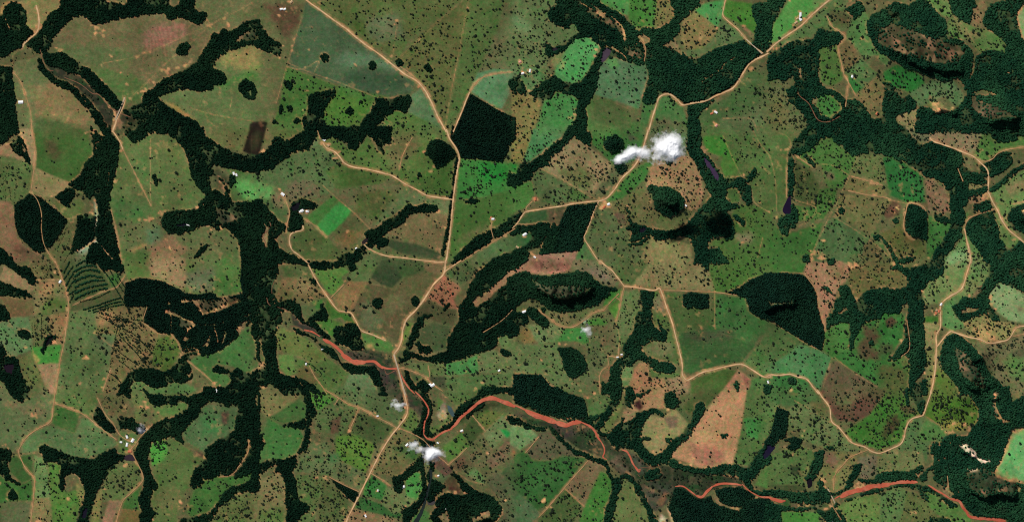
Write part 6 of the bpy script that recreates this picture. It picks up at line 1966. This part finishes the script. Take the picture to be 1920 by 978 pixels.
bridge((1562, 935), (1557, 925), 6, "small crossing beside the broad red river reach at the bottom")

# ------------------------------------------------------------------ clouds, several hundred metres up
mc, t, b = new_mat("cloud_vapour", 1.0, 0.0)
tr_ = t.nodes.new("ShaderNodeBsdfTransparent"); df = t.nodes.new("ShaderNodeBsdfDiffuse"); df.inputs[0].default_value = (0.97, 0.975, 0.98, 1)
sep = t.nodes.new("ShaderNodeSeparateColor"); t.links.new(attr(t, "Col"), sep.inputs[0])
ad = t.nodes.new("ShaderNodeMath"); ad.operation = 'MULTIPLY_ADD'; t.links.new(noise(t, 0.035, 7, .62), ad.inputs[0]); ad.inputs[1].default_value = 1.5; t.links.new(sep.outputs[0], ad.inputs[2])
m2 = t.nodes.new("ShaderNodeMixShader"); t.links.new(mrange(t, ad.outputs[0], 0.0, 1.0, .86, 1.72), m2.inputs[0]); t.links.new(tr_.outputs[0], m2.inputs[1]); t.links.new(df.outputs[0], m2.inputs[2])
t.links.new(m2.outputs[0], t.nodes["Material Output"].inputs[0])
CZ = math.tan(SUN_EL) * math.hypot(*SUN_DIR_PX) * MPP
def cloud(blobs, label, seed):
    """a lens of vapour: billowed top, flatter base, thinning towards its rim"""
    r = np.random.default_rng(seed); k = CAM_Z / (CAM_Z - CZ); st_ = 1.0
    x0 = min(b_[0] - 2.4 * b_[2] for b_ in blobs); x1 = max(b_[0] + 2.4 * b_[2] for b_ in blobs)
    y0 = min(b_[1] - 2.4 * b_[2] for b_ in blobs); y1 = max(b_[1] + 2.4 * b_[2] for b_ in blobs)
    gx_, gy_ = np.arange(x0, x1, st_), np.arange(y0, y1, st_); AX, AY = np.meshgrid(gx_, gy_)
    d = np.zeros_like(AX)
    for (x, y, rad, n_, flat) in blobs:
        th = r.uniform(-.5, .5); ux, uy = (AX - x) * math.cos(th) + (AY - y) * math.sin(th), -(AX - x) * math.sin(th) + (AY - y) * math.cos(th)
        d += min(1.0, n_ / 45) * np.exp(-.5 * ((ux / (rad * .62)) ** 2 + (uy / (rad * .62 * flat)) ** 2))
    bill = samp(vnoise(9, seed + 200, 3), AX, AY)
    h = 34 * np.sqrt(np.clip(d, 0, 1.6)) * (1 + .16 * bill)
    ppx, ppy = PW / 2 + (AX - PW / 2) / k, PH / 2 + (AY - PH / 2) / k; X, Y = px_xy(ppx, ppy)
    ny, nx = AX.shape; idv = np.arange(nx * ny).reshape(ny, nx)
    top = np.stack([X, Y, CZ + h], -1).reshape(-1, 3); bot = np.stack([X, Y, CZ - 2 - h * .45], -1).reshape(-1, 3)
    q = np.stack([idv[:-1, :-1], idv[1:, :-1], idv[1:, 1:], idv[:-1, 1:]], -1).reshape(-1, 4)
    q = q[d.reshape(-1)[q].max(1) > .04]
    f = np.vstack([q, q[:, ::-1] + nx * ny]); v = np.vstack([top, bot]); c1 = np.tile(np.clip(d, 0, 1.4).reshape(-1), 2)
    u, inv = np.unique(f.ravel(), return_inverse=True)
    o = mesh_obj("cloud", v[u], inv.reshape(f.shape), mc, np.repeat(c1[u][:, None], 3, 1), smooth=True); tag(o, label, "cloud", "small white clouds")
cloud([(1252, 276, 20, 150, 1), (1262, 268, 15, 90, 1), (1266, 290, 11, 50, .8), (1240, 280, 12, 50, .7), (1232, 262, 9, 12, .6), (1230, 296, 10, 14, 1.2)], "biggest solid white cloud casting a black shadow to its lower right", 1)
cloud([(1186, 286, 14, 60, .6), (1170, 295, 14, 50, .6), (1158, 302, 9, 26, .7), (1205, 286, 16, 26, .7), (1216, 292, 12, 12, .8), (1185, 278, 8, 14, .8)], "wispy white cloud trailing left of the biggest cloud across the road", 2)
cloud([(1100, 618, 9, 18, .8), (1106, 626, 6, 8, 1), (1094, 617, 6, 5, .7)], "tiny faint white cloud right of centre, south of the crescent ridge", 3)
cloud([(745, 760, 11, 20, .7), (756, 758, 8, 8, .6), (738, 748, 5, 3, .6)], "faint small white cloud beside the road just south of the river bridge", 4)
cloud([(810, 850, 12, 70, .8), (818, 846, 14, 30, .5), (804, 858, 8, 26, 1), (790, 842, 12, 16, .5), (775, 834, 12, 18, .6)], "ragged white cloud over the dark southern wood at bottom centre", 5)
cloud([(264, 803, 9, 8, 1)], "very thin bluish cloud wisp above the lower left farm", 6)
print("trees", n, "wood tris", TRI, "fields", len(ids), "V", len(V))
